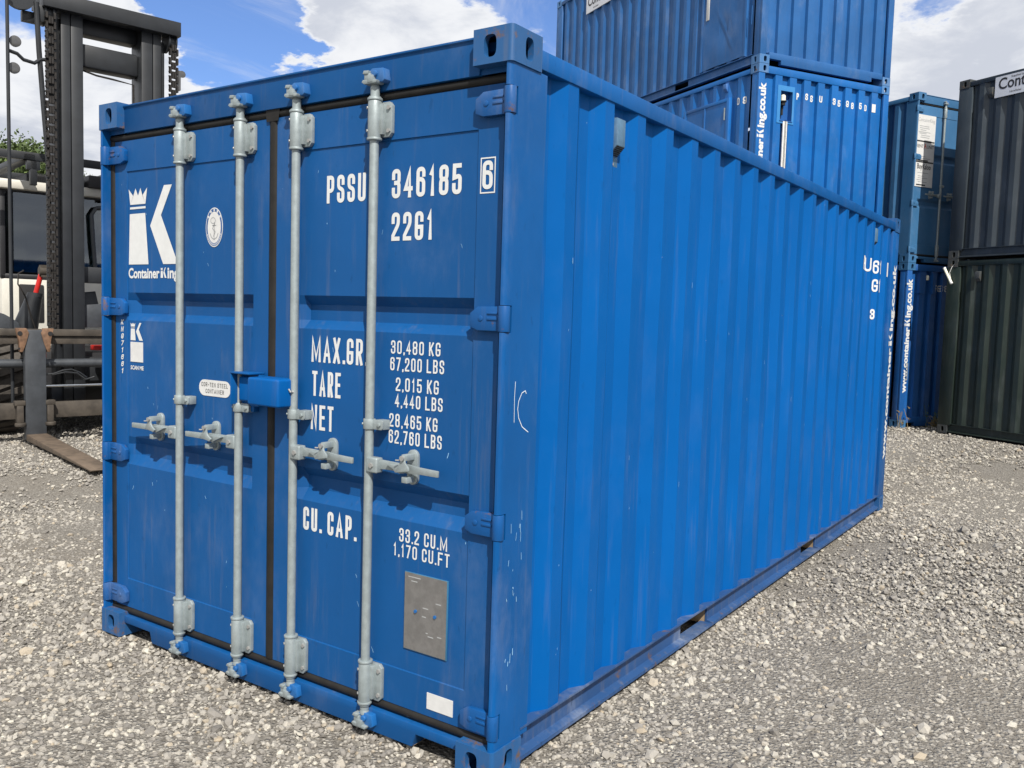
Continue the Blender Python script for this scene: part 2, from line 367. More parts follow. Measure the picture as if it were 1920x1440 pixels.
# ------------------------------------------------------------------ shipping container
def casting(parent, cx, cy, cz, sx, sy, top, mat):
    """cx,cy,cz: outer corner; sx,sy: direction inward along x / y (+1/-1); open holes in end, side and top faces"""
    ex, ey, ez, r, n = .162, .178, .118, .014, 24
    b = MB(); sz = -1 if top else 1
    def tf(p): return (cx+sx*p[0], cy+sy*p[1], cz+sz*p[2])
    def holed(w0, w1, h, cw, ch, hw, hh, fn):
        # rectangle with an oblong hole; fn(u, v, depth)
        out = []; inn = []; deep = []
        for i in range(n):
            t = 2*math.pi*(i+.5)/n; c, s_ = math.cos(t), math.sin(t); e = .62
            inn.append((cw+hw*math.copysign(abs(c)**e, c), ch+hh*math.copysign(abs(s_)**e, s_)))
            k = 1/max(abs(c), abs(s_)); u = max(-1, min(1, c*k)); v = max(-1, min(1, s_*k))
            out.append(((cw + u*(w1-cw)) if u > 0 else (cw + u*(cw-w0)), (ch+v*(h-ch)) if v > 0 else (ch+v*ch)))
        # force the corners
        for (uu_, vv_) in ((w0, 0), (w1, 0), (w1, h), (w0, h)):
            i = min(range(n), key=lambda q: (out[q][0]-uu_)**2+(out[q][1]-vv_)**2); out[i] = (uu_, vv_)
        P = [tf(fn(u, v, 0)) for u, v in out]+[tf(fn(u, v, 0)) for u, v in inn]+[tf(fn(u, v, .024)) for u, v in inn]
        F = []
        for i in range(n):
            j = (i+1) % n; F += [(i, j, n+j, n+i), (n+i, n+j, 2*n+j, 2*n+i)]
        b.add(P, F)
    holed(r, ex, ez, .092, .060, .026, .037, lambda u, v, d: (u, d, v))          # end face
    holed(r, ey, ez, .100, .060, .024, .038, lambda u, v, d: (d, u, v))          # side face
    arc = [(r-r*math.cos(t), r-r*math.sin(t)) for t in [math.pi/2*k/5 for k in range(6)]]
    b.add([tf((x, y, 0)) for x, y in arc]+[tf((x, y, ez)) for x, y in arc], [(i, i+1, 7+i, 6+i) for i in range(5)])
    b.add([tf((x, y, 0)) for x, y in arc]+[tf((ex, 0, 0)), tf((ex, ey, 0)), tf((0, ey, 0))], [(0, 1, 2, 3, 4, 5, 6, 7, 8)])
    b.add([tf(p) for p in ((ex, 0, 0), (ex, ey, 0), (ex, ey, ez), (ex, 0, ez))], [(0, 1, 2, 3)])
    b.add([tf(p) for p in ((0, ey, 0), (ex, ey, 0), (ex, ey, ez), (0, ey, ez))], [(0, 1, 2, 3)])
    b.add([tf((x, y, ez)) for x, y in arc]+[tf((ex, 0, ez)), tf((ex, ey, ez)), tf((0, ey, ez))], [(0, 1, 2, 3, 4, 5, 6, 7, 8)])
    return b.build('corner_casting', mat, parent, smooth=30)
def corr_profile(s0, s1, pitch, outer, slope, depth, first):
    """list of (s, d) along the wall, d = depth inward; 'first' = where the first rising slope begins"""
    P = [(s0, depth)]; s = first; inner = pitch-outer-2*slope
    while s+2*slope+outer < s1-.002:
        P += [(s, depth), (s+slope, 0), (s+slope+outer, 0), (s+2*slope+outer, depth)]; s += pitch
    P.append((s1, depth)); return P
def corr_depth(P, s):
    for (a, da), (b, db) in zip(P, P[1:]):
        if a <= s <= b: return da if b-a < 1e-6 else da+(db-da)*(s-a)/(b-a)
    return P[-1][1]
def corr_wall(parent, name, P, z0, z1, fn, mat, nz=1, dent=None, buckle=0.):
    b = MB(); n = len(P); fn0 = fn
    if buckle: fn = lambda s, d, z: fn0(s, d+buckle*(math.sin(s*2.3+1.1)*math.sin(z*2.9+.5*s)+.6*math.sin(s*7.1+z*3.3)*math.sin(z*5.2+1))*math.sin(math.pi*(z-z0)/(z1-z0)), z)
    zs = [z0+(z1-z0)*i/nz for i in range(nz+1)]
    V = [fn(s, d, z) for z in zs for s, d in P]
    F = [(j*n+i, j*n+i+1, (j+1)*n+i+1, (j+1)*n+i) for j in range(nz) for i in range(n-1)]
    b.add(V, F)
    return b.build(name, mat, parent, smooth=8)
SIDEP = corr_profile(.226, 5.83, .2775, .072, .068, .036, .306)
ENDP = corr_profile(.11, W-.11, .257, .122, .010, .046, .286)

def door_leaf(root, side, mats, full=True):
    """side -1: left leaf, +1: right leaf; leaf front at y=.053, recessed field at .058"""
    x0, x1 = (-2.378, -1.252) if side < 0 else (-1.204, -.062)
    xi0, xi1 = (-2.282, -1.347) if side < 0 else (-1.068, -.170)
    z0, z1 = .140, 2.419
    yf, yp, yr = .053, .058, .094
    # panel: one pressed sheet with two horizontal recesses, framed by a slightly proud border
    xs = [x0, xi0, xi0+.0015, xi0+.058 if side < 0 else xi0+.03, xi1-.008 if side < 0 else xi1-.035, xi1-.0015, xi1, x1]
    if side > 0: xs[4] = xi1-.012
    zs = [z0, .282, .2845, .858, .905, .958, .996, 1.563, 1.598, 1.660, 1.697, 2.272, 2.2745, z1]
    def dep(i, k):
        if i in (0, 1, 6, 7) or k in (0, 1, 12, 13): return yf
        if i in (3, 4) and k in (4, 5, 8, 9): return yr
        return yp
    b = MB(); nx = len(xs)
    V = [(xs[i], dep(i, k), zs[k]) for k in range(len(zs)) for i in range(nx)]
    F = [(k*nx+i, k*nx+i+1, (k+1)*nx+i+1, (k+1)*nx+i) for k in range(len(zs)-1) for i in range(nx-1)]
    b.add(V, F)
    for (xa, xb) in ((x0, x0), (x1, x1)): b.add([(xa, yf, z0), (xa, .10, z0), (xa, .10, z1), (xa, yf, z1)], [(0, 1, 2, 3)])
    b.add([(x0, yf, z0), (x1, yf, z0), (x1, .10, z0), (x0, .10, z0), (x0, yf, z1), (x1, yf, z1), (x1, .10, z1), (x0, .10, z1)], [(0, 1, 2, 3), (4, 5, 6, 7)])
    d = b.build('door', mats['door'], root, smooth=12)
    # rubber gaskets round the leaf
    g = MB()
    def bulge(xa, xb, za, zb, vert):
        ys = [.060, .049, .045, .049, .060]
        if vert: q = [xa+(xb-xa)*t for t in (0, .14, .5, .86, 1)]; g.add([(x, y, za) for x, y in zip(q, ys)]+[(x, y, zb) for x, y in zip(q, ys)], [(i, i+1, 6+i, 5+i) for i in range(4)])
        else: q = [za+(zb-za)*t for t in (0, .14, .5, .86, 1)]; g.add([(xa, y, z) for z, y in zip(q, ys)]+[(xb, y, z) for z, y in zip(q, ys)], [(i, i+1, 6+i, 5+i) for i in range(4)])
    xg0, xg1 = (-2.428, -1.229) if side < 0 else (-1.2285, -.018)
    bulge(xg0, xg1, 2.4195, 2.4505, False); bulge(xg0, xg1, .104, .1395, False)
    if side < 0: bulge(-2.418, -2.3785, .136, 2.422, True); bulge(-1.2515, -1.2045, .139, 2.42, True)
    else: bulge(-.0615, -.020, .136, 2.422, True)
    if side < 0: g.add([(-1.262, .0448, 2.405), (-1.19, .0448, 2.405), (-1.18, .0448, 2.462), (-1.27, .0448, 2.462)], [(0, 1, 2, 3)])
    g.build('gasket', M['rubber'], d, smooth=60)
    # hinges
    for hz in (2.352, 1.627, .912, .200):
        h = MB(); xk = -2.418 if side < 0 else -.020; q = -1 if side > 0 else 1
        xa, xb, xm = xk+q*.026, xk+q*.150, xk+q*.118
        poly = [(xa, hz-.042), (xa, hz+.042), (xm, hz+.040), (xb, hz+.018), (xb, hz-.030), (xm, hz-.042)]
        h.prism(poly, lambda u, v, w: (u, w, v), .052, .030)
        hb = MB(); hb.prism([(xa+q*.006, hz-.006), (xa+q*.05, hz-.006), (xa+q*.05, hz+.004), (xa+q*.006, hz+.004)], lambda u, v, w: (u, w, v), .0305, .0265)
        hb.prism([(xa+q*.006, hz+.014), (xa+q*.05, hz+.014), (xa+q*.05, hz+.022), (xa+q*.006, hz+.022)], lambda u, v, w: (u, w, v), .0305, .0265)
        hb.tube((xa+q*.078, .031, hz), (xa+q*.078, .027, hz), .010, n=12)
        h.v += hb.v; off = len(h.v)-len(hb.v); h.f += [tuple(off+i for i in f) for f in hb.f]
        h.tube((xk, .024, hz-.044), (xk, .024, hz+.044), .0205, n=18)
        h.box(min(xk, xa), max(xk, xa), .022, .044, hz-.043, hz+.043)
        h.build('hinge', mats.get('hinge', mats['frame']), d, bevel=.002)
    # locking bars
    for bx in ((-1.812, -1.396) if side < 0 else (-1.051, -.627)):
        yb = .018; rb = .0172
        t = MB(); t.tube((bx, yb, .10), (bx, yb, 2.455), rb, n=20)
        for (za, zb) in ((2.277, 2.415), (.128, .288)):
            pass
        t.lathe([(rb, 0), (rb+.006, 0), (rb+.006, .010), (rb, .012), (rb*.92, .030), (rb*1.05, .034), (rb*1.02, .046), (rb*.8, .052), (rb*.8, .07)], (bx, yb, 2.418), n=20)
        t.lathe([(rb*.8, -.07), (rb*.8, -.05), (rb*1.02, -.046), (rb*1.05, -.034), (rb*.92, -.03), (rb, -.012), (rb+.006, -.01), (rb+.006, 0), (rb, 0)], (bx, yb, .126), n=20)
        t.build('locking_bar', M['galv'], d)
        for (za, zb) in ((2.279, 2.414), (.132, .286)):
            k = MB(); k.tube((bx, yb, za), (bx, yb, zb), .0255, n=20); zc = (za+zb)/2; zh = (zb-za)/2
            k.tube((bx, yb, za-.009), (bx, yb, za), .0285, n=20); k.tube((bx, yb, zb), (bx, yb, zb+.009), .0285, n=20)
            k.prism([(bx, za+.004), (bx+.055, za+.004), (bx+.068, za+.018), (bx+.068, zb-.018), (bx+.055, zb-.004), (bx, zb-.004)], lambda u, v, w: (u, w, v), .052, .036)
            k.prism([(bx+.0, za+.012), (bx+.036, za+.012), (bx+.036, zb-.012), (bx, zb-.012)], lambda u, v, w: (u, w, v), .040, .020)
            k.build('bearing_bracket', M['galv'], d, bevel=.0015)
            bo = MB()
            for zz_ in (zc-zh*.62, zc+zh*.62):
                bo.tube((bx+.055, .037, zz_), (bx+.055, .029, zz_), .0085, n=6); bo.tube((bx-.020, .005, zz_), (bx-.0235, -.0005, zz_), .0055, n=8)
            tag(bo.build('bracket_bolts', M['bolt'], d), kind='stuff')
        for zc, dz in ((2.497, 1), (.060, -1)):   # cams and keepers
            c = MB(); c.box(bx-.034, bx-.006, -.006, .022, zc-.012, zc+.014); c.box(bx-.012, bx+.014, -.014, .020, zc-.022, zc+.004)
            c.prism([(bx-.042, zc-.018), (bx-.030, zc-.026), (bx+.030, zc-.026), (bx+.034, zc-.016), (bx-.036, zc-.010)], lambda u, v, w: (u, w, v), -.012, .03)
            c.prism([(bx-.040, zc+.012), (bx-.014, zc+.010), (bx-.010, zc+.022), (bx-.034, zc+.024)], lambda u, v, w: (u, w, v), -.010, .028)
            c.build('locking_cam', M['galv'], d, bevel=.0015)
            kp = MB(); kp.prism([(bx-.024, zc-.012), (bx+.046, zc-.022), (bx+.058, zc-.014), (bx+.050, zc+.028), (bx-.004, zc+.032), (bx-.024, zc+.02)], lambda u, v, w: (u, w, v), .044, .004)
            kp.tube((bx+.012, .006, zc+.010), (bx+.012, -.006, zc+.010), .012, n=12)
            kp.build('cam_keeper', mats['keeper'], d, bevel=.003)
        # strap clamp at mid height
        zc = 1.215
        k = MB(); k.tube((bx, yb, zc-.019), (bx, yb, zc+.019), .0235, n=20)
        k.prism([(bx, zc-.019), (bx+.066, zc-.019), (bx+.072, zc-.013), (bx+.072, zc+.013), (bx+.066, zc+.019), (bx, zc+.019)], lambda u, v, w: (u, w, v), .012, .020)
        k.box(bx+.03, bx+.07, .018, .056, zc-.018, zc+.018)
        k.tube((bx+.056, .013, zc), (bx+.056, .005, zc), .0085, n=6); k.tube((bx-.018, .003, zc), (bx-.021, -.001, zc), .005, n=8)
        k.build('bar_guide', M['galv'], d, bevel=.0015)
        # handle: hub on the bar, lever, retainer plate with catch
        q = -1 if side < 0 else 1; zh = 1.062
        hub = MB(); hub.box(min(bx+q*.004, bx+q*.060), max(bx+q*.004, bx+q*.060), -.004, .034, zh-.029, zh+.029)
        hub.build('handle_hub', M['galv'], d, bevel=.006, seg=3)
        bo = MB(); bo.tube((bx+q*.034, -.0035, zh), (bx+q*.034, -.011, zh), .010, n=6); bo.build('hub_bolt', M['bolt'], d)
        lv = MB()
        st = [(.050, .000, .019), (.085, .004, .017), (.150, .002, .016), (.20, -.002, .017), (.255, -.007, .013), (.352, -.014, .0115)]
        P = []
        for (a, y, hh) in st:
            zc2 = zh+.004
            for (dy, dz_) in ((-.005, -hh), (.005, -hh), (.005, hh), (-.005, hh)): P.append((bx+q*a, y+.020+dy, zc2+dz_))
        n4 = len(st); lv.add(P, [(i*4+j, i*4+(j+1) % 4, (i+1)*4+(j+1) % 4, (i+1)*4+j) for i in range(n4-1) for j in range(4)]+[(0, 1, 2, 3), tuple(range(4*n4-4, 4*n4))])
        lv.prism([(bx+q*.10, zh+.012), (bx+q*.165, zh-.016), (bx+q*.19, zh-.012), (bx+q*.20, zh+.012), (bx+q*.155, zh+.016)], lambda u, v, w: (u, w, v), .004, .02)
        lv.build('handle_lever', M['galv'], d, bevel=.002)
        rx = bx+q*.195
        rp = MB(); pts = []
        for k_ in range(9): a = math.pi*k_/8; pts.append((rx+.0255*math.cos(a), zh+.046+.026*math.sin(a)))
        for k_ in range(9): a = math.pi+math.pi*k_/8; pts.append((rx+.0255*math.cos(a), zh-.034+.026*math.sin(a)))
        rp.prism(pts, lambda u, v, w: (u, w, v), .059, .044); rp.build('handle_retainer', M['galv'], d, bevel=.0025)
        ct = MB(); pl = [(-.012, .052), (.006, .056), (.012, .030), (.028, .014), (.030, .000), (-.014, -.008), (-.034, -.012), (-.044, .000), (-.022, .014), (-.012, .030)]
        ct.prism([(rx-.002+q*u, zh+v) for u, v in pl], lambda u, v, w: (u, w, v), -.001, -.010)
        ct.box(rx-.012, rx+.012, -.003, .046, zh+.036, zh+.058); ct.box(rx-.015, rx+.013, .002, .046, zh-.048, zh-.026)
        ct.build('handle_catch', M['galv'], d, bevel=.002)
        bo = MB(); bo.tube((rx, -.009, zh+.046), (rx, -.018, zh+.046), .010, n=10); bo.tube((rx-.016, -.008, zh+.036), (rx-.030, -.016, zh+.036), .003, n=6); bo.tube((rx, .045, zh-.042), (rx, .036, zh-.042), .009, n=8)
        tag(bo.build('catch_bolts', M['bolt'], d), kind='stuff')
    return d

def container(label, group, loc, rz, mats, end='wall', sub_wall=True, front_pockets=True):
    root = thing('shipping_container', label, 'shipping container', loc, rz, group)
    sm, fm, cm = mats['side'], mats['frame'], mats['cast']
    for sx_, x in ((-1, 0.), (1, -W)):
        for sy_, y in ((1, 0.), (-1, L)):
            for top in (0, 1): casting(root, x, y, H if top else 0., sx_, sy_, top, cm)
    # corner posts at y=0
    zb, zt = .118, H-.118
    for q, x in ((1, 0.), (-1, -W)):
        if end == 'door':
            # folded J-section: side flange, rounded nose, inner return; notched at each hinge
            nose = [(-.006, .0225), (-.0075, .014), (-.012, .007), (-.017, .004), (-.024, .004), (-.028, .008)]
            full_ = [(-.006, .224), (-.006, .05)]+nose+[(-.028, .050)]
            notch = [(-.006, .224), (-.006, .048), (-.012, .048), (-.012, .075), (-.028, .075)]
            cuts = [z for hz in (.200, .912, 1.627, 2.352) for z in (hz-.046, hz+.046)]
            zs = [zb]+cuts+[zt]; b = MB()
            for i in range(len(zs)-1):
                prof = notch if i % 2 else full_
                P = [(x+q*u, v, zs[i]) for u, v in prof]+[(x+q*u, v, zs[i+1]) for u, v in prof]; n = len(prof)
                b.add(P, [(k, k+1, n+k+1, n+k) for k in range(n-1)])
                if not i % 2:
                    for zc in (zs[i], zs[i+1]): b.add([(x+q*u, v, zc) for u, v in full_[1:]], [tuple(range(len(full_)-1))])
            b.add([(x-q*.006, .224, zb), (x-q*.045, .226, zb), (x-q*.045, .226, zt), (x-q*.006, .224, zt)], [(0, 1, 2, 3)])
            b.build('corner_post', mats.get('post', fm), root, smooth=40)
        else:
            b = MB(); xa, xb = sorted((x-q*.005, x-q*.110)); b.box(xa, xb, .005, .052, zb, zt)
            xa, xb = sorted((x-q*.0052, x-q*.05)); b.box(xa, xb, .05, .15, zb, zt); b.build('corner_post', fm, root, bevel=.008, seg=3)
    for q, x in ((1, 0.), (-1, -W)):
        b = MB(); xa, xb = sorted((x-q*.005, x-q*.050)); b.box(xa, xb, L-.228, L-.004, zb, zt); b.build('corner_post', fm, root, bevel=.006)
        # top rail
        b = MB(); xa, xb = sorted((x-q*.0035, x-q*.064)); b.box(xa, xb, .178, L-.178, 2.486, 2.552); b.build('top_rail', mats.get('rail', fm), root, bevel=.004)
        # bottom rail: recessed web between two flanges, cut by the fork pockets
        b = MB(); seg = [(.178, 1.672), (2.018, 3.690), (4.030, L-.178)]
        xa, xb = sorted((x-q*.003, x-q*.08)); b.box(xa, xb, .178, L-.178, .1385, .1465); xa, xb = sorted((x-q*.006, x-q*.075)); b.box(xa, xb, .178, L-.178, .018, .030)
        for (ya, yb) in seg:
            P = [(-.040, .138), (-.040, .042), (-.006, .033), (-.006, .0305), (-.052, .0305), (-.052, .138)]
            b.prism([(x+q*u, v) for u, v in P], lambda u, v, w: (u, w, v), ya, yb)
        b.build('bottom_rail', mats.get('foot', fm), root)
        if mats.get('pocket', True):
            for (ya, yb) in ((1.672, 2.018), (3.690, 4.030)):
                b = MB(); xa, xb = sorted((x-q*.05, x-q*1.1)); b.box(xa, xb, ya-.01, ya, .02, .138); b.box(xa, xb, yb, yb+.01, .02, .138); b.box(xa, xb, ya, yb, .130, .138)
                b.build('fork_pocket', M['wood'] if mats.get('timber') else M['dark'], root)
        fn = (lambda s, d, z, x=x, q=q: (x-q*(.010+d), s, z))
        corr_wall(root, 'side_wall', SIDEP, .1465, 2.4875, fn, sm, nz=14, buckle=.0035)
    # ends
    if end == 'door':
        b = MB(); b.prism([(.038, 2.452), (.038, 2.566), (.030, 2.572), (.030, 2.579), (.11, 2.579), (.11, 2.452)], lambda u, v, w: (w, u, v), -W+.162, -.162)
        b.add([(-W+.03, .0462, 2.4525), (-.03, .0462, 2.4525), (-.03, .0462, 2.475), (-W+.03, .0462, 2.475)], [(0, 1, 2, 3)])
        b.build('door_header', mats.get('header', mats['door']), root, bevel=.001)
        b = MB(); zs_ = .014
        pl = [(-W+.162, .102), (-W+.162, .066), (-W+.375, .066), (-W+.392, zs_), (-.392, zs_), (-.375, .066), (-.162, .066), (-.162, .102)]
        b.prism(pl, lambda u, v, w: (u, w, v), .028, .10)
        b.build('door_sill', mats['door'], root, bevel=.003)
        for xa_, xb_ in ((-.40, -.392), (-W+.392, -W+.40)):
            b = MB(); b.box(xa_, xb_, .04, .55, .014, .1); b.build('sill_bracket', M['wood'] if mats.get('timber') else M['dark'], root)
        if front_pockets:
            b = MB(); b.box(-W+.05, -.05, .55, .57, .02, .13); b.build('pocket_back', M['dark'], root)
        dl = door_leaf(root, -1, mats); dr = door_leaf(root, 1, mats); extra = (dl, dr)
    else:
        b = MB(); b.box(-W+.162, -.162, .006, .066, H-.118, H-.020); b.build('end_rail', fm, root, bevel=.004)
        b = MB(); pl = [(-W+.162, .16), (-W+.162, .075), (-W+.375, .075), (-W+.375, .018), (-.375, .018), (-.375, .075), (-.162, .075), (-.162, .16)]
        b.prism(pl, lambda u, v, w: (u, w, v), .007, .07); b.build('end_rail', fm, root, bevel=.003)
        b = MB(); b.box(-W+.10, -.10, .3, .31, .02, .15); b.build('pocket_back', M['dark'], root)
        corr_wall(root, 'end_wall', ENDP, .16, H-.117, lambda s, d, z: (-W+s, .012+d, z), mats.get('endm', sm)); extra = ()
    b = MB(); b.box(-W+.05, -.05, L-.05, L-.012, .02, 2.56); b.build('end_wall', sm, root)
    b = MB(); b.box(-W+.05, -.05, .07, L-.05, 2.535, 2.566); b.build('roof', mats.get('rail', fm), root)
    b = MB(); b.box(-W+.06, -.06, .10, L-.06, .139, .16); b.build('floor', M['dark'], root)
    return root, extra

# 1: the near container --------------------------------------------------------
mats = dict(side=M['side'], frame=M['frame'], cast=M['cast'], door=M['door'], keeper=M['keeper'], timber=True, post=M['frame'], foot=M['foot'], hinge=M['hinge'])
near, (dl, dr) = container('near blue shipping container with steel locking bars and white lettering on its doors', None, (0, 0, 0), 0, mats, 'door')
def dtext(s, x0, z0, x1, z1, par, t=None, mat=None, y=.0565):
    h = z1-z0; V, F = text_mesh(s, x1-x0, h, t or .150*h)
    lettering(par, V, F, lambda u, v: (x0+u, y, z0+v), mat or M['white'], 'text ' + s)
for (s, a, b_, c, d_) in [('PSSU', -.915, 2.058, -.705, 2.165), ('346185', -.571, 2.060, -.242, 2.167), ('22G1', -.569, 1.904, -.368, 2.008), ('MAX.GR.', -.991, 1.430, -.684, 1.532),
  ('TARE', -.985, 1.293, -.823, 1.394), ('NET', -.990, 1.156, -.861, 1.257), ('30,480 KG', -.560, 1.484, -.320, 1.534), ('67,200 LBS', -.562, 1.421, -.301, 1.471), ('2,015 KG', -.532, 1.345, -.324, 1.396),
  ('4,440 LBS', -.535, 1.284, -.304, 1.334), ('28,465 KG', -.562, 1.208, -.326, 1.259), ('62,760 LBS', -.563, 1.146, -.304, 1.197), ('CU. CAP.', -1.028, .736, -.728, .832), ('33.2 CU.M', -.500, .776, -.267, .828), ('1,170 CU.FT', -.528, .718, -.255, .768)]:
    dtext(s, a, b_, c, d_, dr, (.130 if s in ('MAX.GR.', 'TARE', 'NET') else .146 if d_-b_ > .06 else .132)*(d_-b_))
dtext('6', -.148, 2.069, -.104, 2.166, dr, y=.0515)
b = MB(); x0, x1, z0, z1, t_ = -.157, -.093, 2.055, 2.177, .0045
for q in ((x0, x1, z0, z0+t_), (x0, x1, z1-t_, z1), (x0, x0+t_, z0+t_, z1-t_), (x1-t_, x1, z0+t_, z1-t_)): b.add([(q[0], .0516, q[2]), (q[1], .0516, q[2]), (q[1], .0516, q[3]), (q[0], .0516, q[3])], [(0, 1, 2, 3)])
o = b.build('lettering_frame', M['white'], dr, smooth=0)
KOFF = .0562
LOGO = [[(-2.271, 2.189), (-2.258, 2.115), (-2.134, 2.115), (-2.120, 2.190), (-2.158, 2.155), (-2.174, 2.191), (-2.194, 2.155), (-2.214, 2.191), (-2.233, 2.155)],
        [(-2.260, 2.093), (-2.133, 2.094), (-2.133, 2.104), (-2.260, 2.103)], [(-2.271, 1.831), (-2.110, 1.831), (-2.136, 2.072), (-2.262, 2.071)],
        [(-1.988, 2.193), (-2.096, 2.011), (-1.994, 1.831), (-1.880, 1.831), (-2.011, 2.057), (-1.927, 2.193)]]
def logo(par, x0, z0, w, h, fn=None, mat=None, y=KOFF):
    lx0, lx1, lz0, lz1 = -2.271, -1.880, 1.831, 2.193; b = MB()
    for P in LOGO:
        Q = [((u-lx0)/(lx1-lx0)*w, (v-lz0)/(lz1-lz0)*h) for u, v in P]
        b.add([fn(u, v) if fn else (x0+u, y, z0+v) for u, v in Q], [tuple(range(len(Q)))])
    me = bpy.data.meshes.new('emblem'); bm = bmesh.new(); vv = [bm.verts.new(p) for p in b.v]
    for q in b.f: bm.faces.new([vv[i] for i in q])
    bmesh.ops.triangulate(bm, faces=bm.faces); bm.to_mesh(me); bm.free(); me.materials.append(mat or M['white'])
    o = bpy.data.objects.new('emblem', me); COL.objects.link(o); o.parent = par; return o
o = logo(dl, -2.271, 1.831, .391, .362); o['label'] = 'white crown and letter K emblem'
o = logo(dl, -2.259, 1.467, .102, .085); o['label'] = 'small white crown and letter K emblem'
def kingtext(par, fn, w, h, mat, pre='Container', post='ing', bold=.032, full=None):
    """Container + split K + ing, in a box w x h (cap height h)"""
    tot = w; wp = .632*tot; wk = .115*tot; wq = .215*tot
    V, F = font_mesh(pre, wp, h, bold); lettering(par, V, F, fn, mat, 'printed ' + pre + 'King')
    logo(par, 0, 0, wk, h, lambda u, v: fn(wp+.022*tot+u, v), mat)
    V, F = font_mesh(post, wq, h*.98, bold); lettering(par, V, F, lambda u, v: fn(wp+wk+.040*tot+u, v), mat)
kingtext(dl, lambda u, v: (-2.274+u, KOFF, 1.767+v), .398, .048, M['white'])
for i, ch in enumerate('KNG71661'):
    V, F = text_mesh(ch, .020, .0255, .0055); lettering(dl, V, F, lambda u, v, i=i: (-2.334+u+.006*(v/.025), .0515, 1.540-i*.0340+v), M['white'], 'text ' + ch)
b = MB(); b.box(-2.259, -2.157, .0555, .0575, 1.363, 1.459); b.build('blank_sticker', M['sticker'], dl)
V, F = font_mesh('SCAN ME', .107, .019, .035); lettering(dl, V, F, lambda u, v: (-2.259+u, KOFF, 1.326+v), M['white'], 'text SCAN ME')
def oval(cx, cz, hw, hh, n=40): return [(cx+hw*math.cos(2*math.pi*i/n), cz+hh*math.sin(2*math.pi*i/n)) for i in range(n)]
def ring(par, cx, cz, a0, b0, a1, b1, y, mat, name):
    P = oval(cx, cz, a0, b0); Q = oval(cx, cz, a1, b1); n = len(P); bb = MB(); bb.add([(u, y, v) for u, v in P+Q], [(i, (i+1) % n, n+(i+1) % n, n+i) for i in range(n)]); return bb.build(name, mat, par, smooth=0)
# round inspection emblem with anchor
ex, ez, ea, eb = -1.618, 1.988, .0590, .0862
bb = MB(); bb.prism(oval(ex, ez, ea, eb), lambda u, v, w: (u, w, v), .0572, .0562); o = bb.build('inspection_seal', M['sticker'], dl, smooth=0); o['label'] = 'white oval seal with an anchor'
ring(dl, ex, ez, ea*.94, eb*.95, ea*.78, eb*.80, .0559, M['navy_ink'], 'seal_border')
bb = MB()
for k in range(5):
    a = R(90+(k-2)*26); c = (ex+ea*.86*math.cos(a), ez+eb*.875*math.sin(a)); bb.add([(c[0]+dx, .0557, c[1]+dz) for dx, dz in ((-.0045, -.005), (.0045, -.005), (.0045, .005), (-.0045, .005))], [(0, 1, 2, 3)])
for k in range(17):
    a = R(205+k*130/16); c = (ex+ea*.86*math.cos(a), ez+eb*.875*math.sin(a)); bb.add([(c[0]+dx, .0557, c[1]+dz) for dx, dz in ((-.002, -.004), (.002, -.004), (.002, .004), (-.002, .004))], [(0, 1, 2, 3)])
tag(bb.build('seal_lettering', M['sticker'], dl, smooth=0), kind='stuff')
bb = MB()
def strip(pts, t, y, mb):
    v2, f2 = ribbon([Vector(p) for p in pts], t, False); mb.add([(p.x, y, p.y) for p in v2], f2)
strip([(ex, ez+.018), (ex, ez-.052)], .004, .0557, bb); strip([(ex-.014, ez+.008), (ex+.014, ez+.008)], .004, .0557, bb)
strip([(ex-.028, ez-.026), (ex-.018, ez-.044), (ex, ez-.053), (ex+.018, ez-.044), (ex+.028, ez-.026)], .0045, .0557, bb)
strip([(ex-.008+.017*math.cos(t), ez+.030+.013*math.sin(t)) for t in [k*.7 for k in range(10)]], .003, .0557, bb)
strip([(ex+.006, ez+.02), (ex-.012, ez-.005), (ex+.008, ez-.02), (ex-.006, ez-.04)], .003, .0557, bb)
bb.build('seal_anchor', M['grey_ink'], dl, smooth=0)
# steel-type sticker: rounded oblong
cx_, cz_, hw, hh = -1.611, 1.277, .111, .036; pts = []
for k in range(10): a = -math.pi/2+math.pi*k/9; pts.append((cx_+hw-hh+hh*math.cos(a), cz_+hh*math.sin(a)))
for k in range(10): a = math.pi/2+math.pi*k/9; pts.append((cx_-hw+hh+hh*math.cos(a), cz_+hh*math.sin(a)))
bb = MB(); bb.prism(pts, lambda u, v, w: (u, w, v), .0572, .0560); o = bb.build('oblong_sticker', M['sticker'], dl, smooth=0)
dtext('COR-TEN STEEL', cx_-.093, cz_+.005, cx_+.093, cz_+.024, dl, .0027, M['black_ink'], .0556); dtext('CONTAINER', cx_-.063, cz_-.024, cx_+.066, cz_-.005, dl, .0027, M['black_ink'], .0556)
# data plate, bolts, blank label
bb = MB(); bb.box(-.465, -.2555, .0535, .0585, .370, .669); bb.build('plate_backing', M['plate_edge'], dr, bevel=.001)
bb = MB(); bb.box(-.4625, -.2605, .0515, .0537, .374, .667); bb.build('data_plate', M['plate'], dr)
for bx, bz in ((-.406, .526), (-.312, .524)):
    bb = MB(); bb.tube((bx, .0516, bz), (bx, .047, bz), .0065, n=12); bb.build('plate_rivet', M['keeper'], dr)
bb = MB()
for (xa, xb, z) in ((-.445, -.385, .651), (-.43, -.40, .636), (-.31, -.285, .572), (-.372, -.345, .544), (-.375, -.355, .511), (-.355, -.345, .452), (-.345, -.318, .441), (-.30, -.28, .449)):
    bb.add([(xa, .0512, z), (xb, .0512, z), (xb, .0512, z+.004), (xa, .0512, z+.004)], [(0, 1, 2, 3)])
tag(bb.build('plate_print', M['faint'], dr, smooth=0), kind='stuff')
